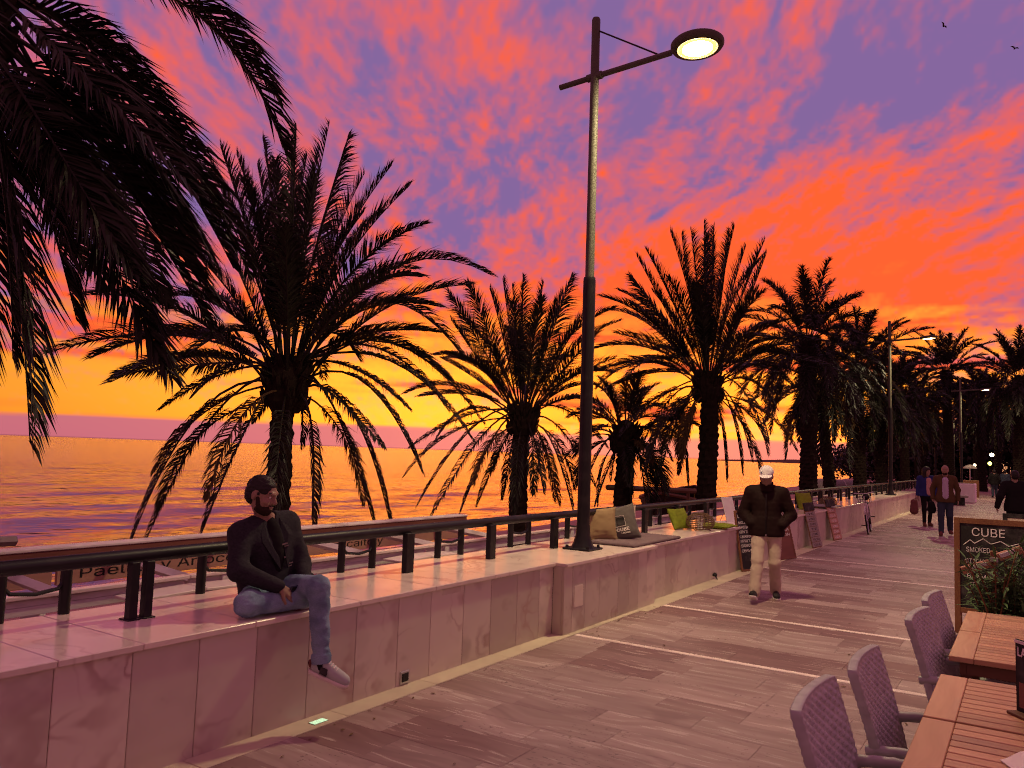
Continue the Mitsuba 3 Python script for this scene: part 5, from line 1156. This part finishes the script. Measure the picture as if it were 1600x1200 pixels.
# man with the white cap: right foot forward, hands in the jacket pockets, head bowed
P1 = dict(head=(.055, 0, 1.545), neck=(.0, 0, 1.415), shR=(-.01, -.185, 1.345), shL=(-.01, .185, 1.345), elR=(-.03, -.285, 1.075), elL=(-.04, .295, 1.075), wrR=(.10, -.19, .955), wrL=(.09, .20, .955),
          hipR=(.02, -.09, .87), hipL=(-.01, .09, .87), kneeR=(.19, -.10, .50), kneeL=(.04, .105, .475), ankR=(.30, -.125, .115), ankL=(-.17, .11, .085), toeR=(.48, -.145, .13), toeL=(.02, .13, .025))
t, hd, bn, J, W, f, l = walker('older man walking in a dark quilted jacket, beige trousers and white cap', (-2.82, 10.38, 0), -77, .010, 0, P1, 1.0, (.93, -.05, -.34))
coat(t, 'quilted_jacket', J, bn, .011, 'brown_quilt', .026, W(0, 0, .80), .004, 7, 12, 1.0, .0025, arm=.010, hemr=.012)
obj('collar', tube([W(.01, 0, 1.385), W(.02, 0, 1.43), W(.035, 0, 1.475)], [.10, .088, .082], 20, False), 'brown_quilt', t, smooth=50)
obj('zip', tube([W(.155, .0, 1.33), W(.172, .0, 1.2), W(.172, 0, 1.0), W(.166, 0, .83)], .006, 5), 'black_metal', t)
obj('zip_pull', lathe([(0, -.016), (.008, -.012), (.008, .012), (0, .016)], 8, W(.182, .0, .82)), 'steel', t)
trousers(t, 'trousers', J, bn, .009, 'beige_cloth', .014, .009, 9, 21, .97, flare=.016)
shoe(t, J['ankR'] + V3(0, 0, .0), J['toeR'], nrm(V3(0, 0, 1) - f * .30), 'board_black', 'rubber_white', .007)
shoe(t, J['ankL'] + V3(0, 0, .0), J['toeL'], V3(0, 0, 1), 'board_black', 'rubber_white', .007)
hair_cap(t, hd, .008, 'tarp', grow=.004)
at, R = hd; B = Solid(at(0, 0, 0) - .25, at(0, 0, 0) + .28, .006)
B.ell(at(-.010, 0, .062), V3(.112, .090, .085), R, .01); B.half(at(0, 0, .048), -R[2] + R[0] * .1)
c_ = obj('cap', B.mesh(), 'white_cloth', t, smooth=True)
B = Solid(at(0, 0, 0) - .25, at(0, 0, 0) + .3, .005); B.ell(at(.095, 0, .052), V3(.085, .078, .012), R, .01); B.half(at(.055, 0, 0), -R[0]); obj('peak', B.mesh(), 'white_cloth', c_, smooth=True)
obj('button', lathe([(0, .008), (.008, .005), (.009, 0)], 8, at(-.010, 0, .146)), 'white_cloth', c_); obj('emblem', tube([at(.085, -.05, .085), at(.08, -.062, .10)], .007, 6), 'blue_cloth', c_)

# woman and man strolling together
P2 = dict(head=(.02, 0, 1.56), neck=(-.0, 0, 1.43), shR=(-.01, -.175, 1.365), shL=(-.01, .175, 1.365), elR=(-.03, -.22, 1.09), elL=(-.03, .22, 1.09), wrR=(.02, -.24, .86), wrL=(.06, .20, .88),
          hipR=(.01, -.085, .88), hipL=(-.01, .085, .88), kneeR=(.07, -.085, .48), kneeL=(.05, .085, .48), ankR=(.06, -.09, .085), ankL=(-.10, .09, .09), toeR=(.25, -.11, .03), toeL=(.09, .11, .02), hFR=(.1, 0, -1), hPR=(0, 1, 0), hFL=(.2, 0, -1), hPL=(0, -1, 0))
t, hd, bn, J, W, f, l = walker('dark haired woman strolling in a blue coat and pink top', (-2.52, 26.4, 0), -70, .014, 0, P2, 1.02, (.85, .55, 0))
coat(t, 'blue_coat', J, bn, .015, 'blue_cloth', .030, W(0, 0, .86), .006, 8, 31, .95, s=1.02)
B = Solid(W(0, 0, 1.0) - .4, W(0, 0, 1.2) + .45, .014); B.cone(W(.085, .03, 1.32), .075, W(.11, .03, .95), .085, .03); obj('pink_top', B.mesh(.004, 12, 2), 'pink_cloth', t, smooth=True)
trousers(t, 'leggings', J, bn, .013, 'black_cloth', .004, .003, 12, 22, .98, s=1.02)
for d in 'RL': shoe(t, J['ank' + d], J['toe' + d], V3(0, 0, 1), 'table_dark', 'table_dark', .011)
hair_cap(t, hd, .012, 'hair', grow=.03, long=.17)
wr = J['wrR']
t = thing('handbag', 'maroon patterned shopping bag hanging from the hand of the strolling woman', 'bag')
B = Solid(wr - [.3, .3, .62], wr + .3, .014); bc = wr + V3(-.10, 0, -.30); [B.cone(bc + [0, -.08, z_], .075 + .02 * (z_ < 0), bc + [0, .08, z_], .075 + .02 * (z_ < 0), .06) for z_ in (.13, .07, .01, -.05, -.11, -.16)]
obj('bag', B.mesh(.008, 10, 3), 'shoe_maroon', t, smooth=True)
obj('handle', tube([bc + [-.03, 0, .18], wr + [-.02, 0, -.05], bc + [.05, 0, .18]], .009, 6), 'shoe_maroon', t)
P3 = {**P2, 'elR': (-.06, -.27, 1.10), 'elL': (-.05, .27, 1.10), 'wrR': (.03, -.27, .87), 'wrL': (.0, .27, .86), 'kneeR': (.10, -.095, .49), 'ankR': (.16, -.10, .09), 'toeR': (.35, -.12, .04), 'ankL': (-.16, .10, .12), 'toeL': (.0, .12, .02), 'shR': (-.01, -.18, 1.36), 'shL': (-.01, .18, 1.36)}
t, hd, bn, J, W, f, l = walker('bald man strolling in an open olive brown jacket and pale shirt', (-1.80, 23.3, 0), -84, .014, 0, P3, 1.065, (1, -.1, -.05))
coat(t, 'olive_jacket', J, bn, .015, 'olive_jacket', .020, W(0, 0, .80), .007, 8, 41, .95, s=1.065, arm=.004)
B = Solid(W(0, 0, .9) - .4, W(0, 0, 1.2) + .5, .014); B.cone(W(.075, .0, 1.33), .075, W(.090, 0, .93), .085, .03); obj('pale_shirt', B.mesh(.004, 12, 2), 'lilac_shirt', t, smooth=True)
trousers(t, 'dark_jeans', J, bn, .013, 'denim_dark', .016, .008, 12, 23, .97, s=1.065)
for d in 'RL': shoe(t, J['ank' + d], J['toe' + d], V3(0, 0, 1), 'shoe_maroon', 'table_dark', .011)
at, R = hd; B = Solid(at(0, 0, 0) - .2, at(0, 0, 0) + .2, .01); B.ell(at(.036, 0, -.072), V3(.066, .062, .046), R, .01); B.half(at(-.02, 0, 0), -R[0]); obj('stubble', B.mesh(), 'beard', t, smooth=True)
wr = J['wrR']; t = thing('carrier_bag', 'black bag carried low by the bald strolling man', 'bag')
B = Solid(wr - [.3, .3, .45], wr + .2, .014); bc = wr + V3(-.03, 0, -.22); B.cone(bc + [0, -.04, .08], .08, bc + [0, .04, -.06], .11, .04); obj('bag', B.mesh(.006, 10, 3), 'black_cloth', t, smooth=True)
obj('handle', tube([bc + [-.04, 0, .15], wr + [0, 0, -.06], bc + [.04, 0, .15]], .008, 6), 'black_cloth', t)
# dark figure at the right edge, seen from behind, and two far walkers
t, hd, bn, J, W, f, l = walker('person in black seen from behind at the right edge of the walk', (-.26, 21.5, 0), 97, .016, 0, {**P3, 'elR': (.05, -.28, 1.08), 'elL': (-.12, .30, 1.10), 'wrL': (-.10, .36, .86), 'wrR': (.12, -.26, .88)}, 1.02, (1, .1, 0))
coat(t, 'black_coat', J, bn, .017, 'black_cloth', .034, W(0, 0, .78), .006, 8, 51, .95, arm=.01)
trousers(t, 'black_trousers', J, bn, .016, 'black_cloth', .018, .006, 12, 24, .97)
for d in 'RL': shoe(t, J['ank' + d], J['toe' + d], V3(0, 0, 1), 'black_cloth', 'table_dark', .013)
hair_cap(t, hd, .014, 'hair', grow=.016)
for i, (x, y, lb, b1, b2) in enumerate(((-1.72, 56, 'far walker in dark clothes with a pale bag, left one of the distant pair', 'black_cloth', 'denim_dark'), (-1.2, 57.5, 'far walker in dark clothes, right one of the distant pair', 'denim_dark', 'black_cloth'))):
    t, hd, bn, J, W, f, l = walker(lb, (x, y, 0), 95, .022, 0, P2 if i else P3, 1.0)
    coat(t, 'coat', J, bn, .022, b1, .034, W(0, 0, .8), 0); trousers(t, 'trousers', J, bn, .022, b2, .018, 0); hair_cap(t, hd, .02, 'hair', grow=.015)
    for d in 'RL': shoe(t, J['ank' + d], J['toe' + d], V3(0, 0, 1), 'black_cloth', 'table_dark', .018)

# ------------------------------------------------------------------ birds
def bird(px, label, span, bank):
    t = thing('gull', label, 'bird', None); o = V3(*px)
    B = Solid(o - .5, o + .5, .025); B.cone(o + [-.02, -.18, 0], .03, o + [0, .12, 0], .07, .04); B.cone(o + [0, .12, .01], .06, o + [0, .24, .02], .04, .03); obj('body', B.mesh(), 'board_black', t, smooth=True)
    for s in (-1, 1):
        w = np.array([[0, .10, .02], [0, -.06, .02], [s * span * .45, .16, .16], [s * span * .45, -.02, .16], [s * span, -.08, .05]]); w = np.vstack([w, w + [0, 0, .015]])
        obj('wing', move(rot(trimesh.convex.convex_hull(w), bank, [0, 1, 0]), *o), 'board_black', t)
    obj('tail', move(trimesh.convex.convex_hull(np.array([[0, -.15, 0], [.06, -.32, 0], [-.06, -.32, 0], [0, -.15, .012], [.05, -.32, .01], [-.05, -.32, .01]])), *o), 'board_black', t)
bird((-5.9, 81.0, 43.0), 'dark gull gliding high in the right of the sky', .42, 62)
bird((-.35, 85.0, 41.2), 'second dark gull, lower and nearest the right edge of the sky', .40, 30)

# ------------------------------------------------------------------ far end: kiosk, planter, lights, treeline, shop front
t = thing('white_planter', 'white box planter standing on the far promenade right of the couple', 'planter')
obj('box', box(-3.35, -2.25, 46, 47.6, 0, .95, .03), 'white_cloth', t); obj('soil', box(-3.27, -2.33, 46.1, 47.5, .94, .97), 'table_dark', t); obj('foot', box(-3.1, -2.5, 46.3, 47.3, -.03, .01), 'board_black', t)
t = thing('stone_bench', 'low dark bench in front of the white box planter', 'bench')
obj('seat', box(-3.1, -2.35, 42.3, 42.9, .36, .46, .02), 'tarp', t); obj('pedestal', box(-2.95, -2.5, 42.4, 42.8, 0, .36), 'board_black', t)
t = thing('sunshade', 'cream sunshade over a counter behind the white planter', 'sunshade')
obj('canopy', lathe([(0, 1.95), (.2, 1.9), (.36, 1.78), (.37, 1.70)], 10, (-2.95, 55.5, 0)), 'tarp', t); obj('pole', tube([(-2.95, 55.5, 0), (-2.95, 55.5, 1.9)], .03, 8), 'steel', t)
obj('counter', box(-3.4, -2.5, 55.2, 55.8, 0, 1.0, .02), 'board_wood', t)
t = thing('restaurant_front', 'long dark restaurant front with lit windows closing the promenade', 'building')
obj('wall', box(-3.4, 6, 118, 124, 0, 5.2), 'far_brown', t); obj('roof', box(-3.9, 6.4, 117.4, 124.5, 5.2, 5.6), 'table_dark', t)
for i, (x, w_, col) in enumerate(((-2.9, .7, (1.0, .42, .16)), (-1.9, .55, (.9, .30, .14)), (-1.1, .5, (1.1, .12, .06)), (-.3, .9, (1.0, .42, .16)))):
    k = obj('window', box(x, x + w_, 117.94, 117.99, .9, 2.6), 'bulb', t, label='lit red window' if i == 2 else 'lit orange window'); scene[k]['emitter'] = {'type': 'area', 'radiance': rgb(*[v * .8 for v in col]), 'sampling_weight': 1.0}
    obj('window_frame', cat_([box(x - .08, x, 117.9, 117.99, .8, 2.7), box(x + w_, x + w_ + .08, 117.9, 117.99, .8, 2.7), box(x, x + w_, 117.9, 117.99, 2.6, 2.7), box(x, x + w_, 117.9, 117.99, .8, .9)]), 'table_dark', t)
def globe(x, y, z, r, label, rad):
    t = thing('globe_lamp', label, 'lamp', 'small lamps at the far end')
    obj('pole', tube([(x, y, 0), (x, y, z - r)], .03, 6), 'black_metal', t)
    k = obj('globe', lathe([(r * math.sin(a) + (0 if 0 < a < 3.14 else 0), -r * math.cos(a)) for a in np.linspace(0, np.pi, 9)], 12, (x, y, z)), 'bulb', t, smooth=True); scene[k]['emitter'] = {'type': 'area', 'radiance': rgb(*rad), 'sampling_weight': 1.0}
globe(-3.0, 92, 3.1, .20, 'bright white globe lamp over the far promenade', (14, 12, 7)); globe(-2.9, 84, 2.2, .17, 'yellow green globe lamp just under the bright white one', (5, 5, .6))
globe(-3.9, 80, 2.0, .13, 'dim globe lamp left of the yellow green one', (4, 3, 1.6)); globe(-8.4, 70, 1.6, .14, 'small white globe lamp over the beach left of the couple', (6, 5.5, 5))
def bush(x, y, z, r, hgt, n, seed, label):
    rg = np.random.default_rng(seed); t = thing('tree', label, 'tree', 'dark trees along the back of the beach')
    ms = [(np.array([[-.5, 0, 0], [.5, 0, 0], [0, 1, 0]]), np.array([[0, 1, 2]]))]
    c = rg.normal(0, .38, (n, 3)) * [r, r, hgt * .5] + [x, y, z + hgt * .55]; c[:, 2] = np.maximum(c[:, 2], z + .4)
    vs = []; s = .34
    d1 = rg.normal(0, 1, (n, 3)); d1 /= np.linalg.norm(d1, axis=1, keepdims=True); d2 = np.cross(d1, rg.normal(0, 1, (n, 3))); d2 /= np.linalg.norm(d2, axis=1, keepdims=True)
    v = np.stack([c - d1 * s, c + d2 * s * .5, c + d1 * s, c - d2 * s * .5], 1).reshape(-1, 3); b = np.arange(n)[:, None] * 4
    obj('crown', trimesh.Trimesh(v, np.vstack([b + [0, 1, 2], b + [0, 2, 3]]), process=False), 'frond_green', t); obj('trunk', tube([(x, y, z - .5), (x, y, z + hgt * .6)], [.2, .1], 8), 'palm_bark', t)
for i, (x, y, r, hgt) in enumerate(((-13.5, 108, 5, 6), (-10, 116, 5, 7), (-17, 120, 6, 6), (-7, 112, 4, 7.5), (-21.5, 135, 6, 5.5), (-4.5, 126, 4, 9), (-1.5, 112, 3.5, 9.5), (-26, 160, 7, 5))):
    bush(x, y, -.9 if x < -5 else 0, r, hgt, 3200, 60 + i, f'dark bushy tree, number {["one","two","three","four","five","six","seven","eight"][i]} of the far treeline' if False else ['dark tree behind the second street lamp over the beach', 'dark tree left of the distant street lamps', 'low dark tree at the back of the beach', 'dark tree between the distant lamps and the couple', 'low tree farther along the bay', 'tall dark tree behind the strolling couple', 'tall dark tree above the lit shop windows', 'lowest tree at the end of the bay'][i])

# dry leaf litter blown against the foot of the wall and over the slabs
rg = np.random.default_rng(77); lv = []
for k in range(150):
    if k < 90: x, y = -3.70 + abs(rg.normal(0, .10)), rg.uniform(2.6, 20)
    else: x, y = rg.uniform(-3.6, .3), rg.uniform(3.0, 18)
    L, w, a = rg.uniform(.018, .05), rg.uniform(.005, .012), rg.uniform(0, 6.28); d = np.array([math.cos(a), math.sin(a), 0]); e = np.array([-d[1], d[0], 0]); o = np.array([x, y, .0055])
    lv.append((np.array([o - d * L / 2, o + e * w + [0, 0, .004], o + d * L / 2 + [0, 0, .007 * rg.random()], o - e * w + [0, 0, .002]]), np.array([[0, 1, 2], [0, 2, 3]])))
struct('dry_leaves', cat_(lv), 'leaf_litter', 'scraps of dry leaf scattered on the paving and along the foot of the wall', 'leaves', kind='stuff')
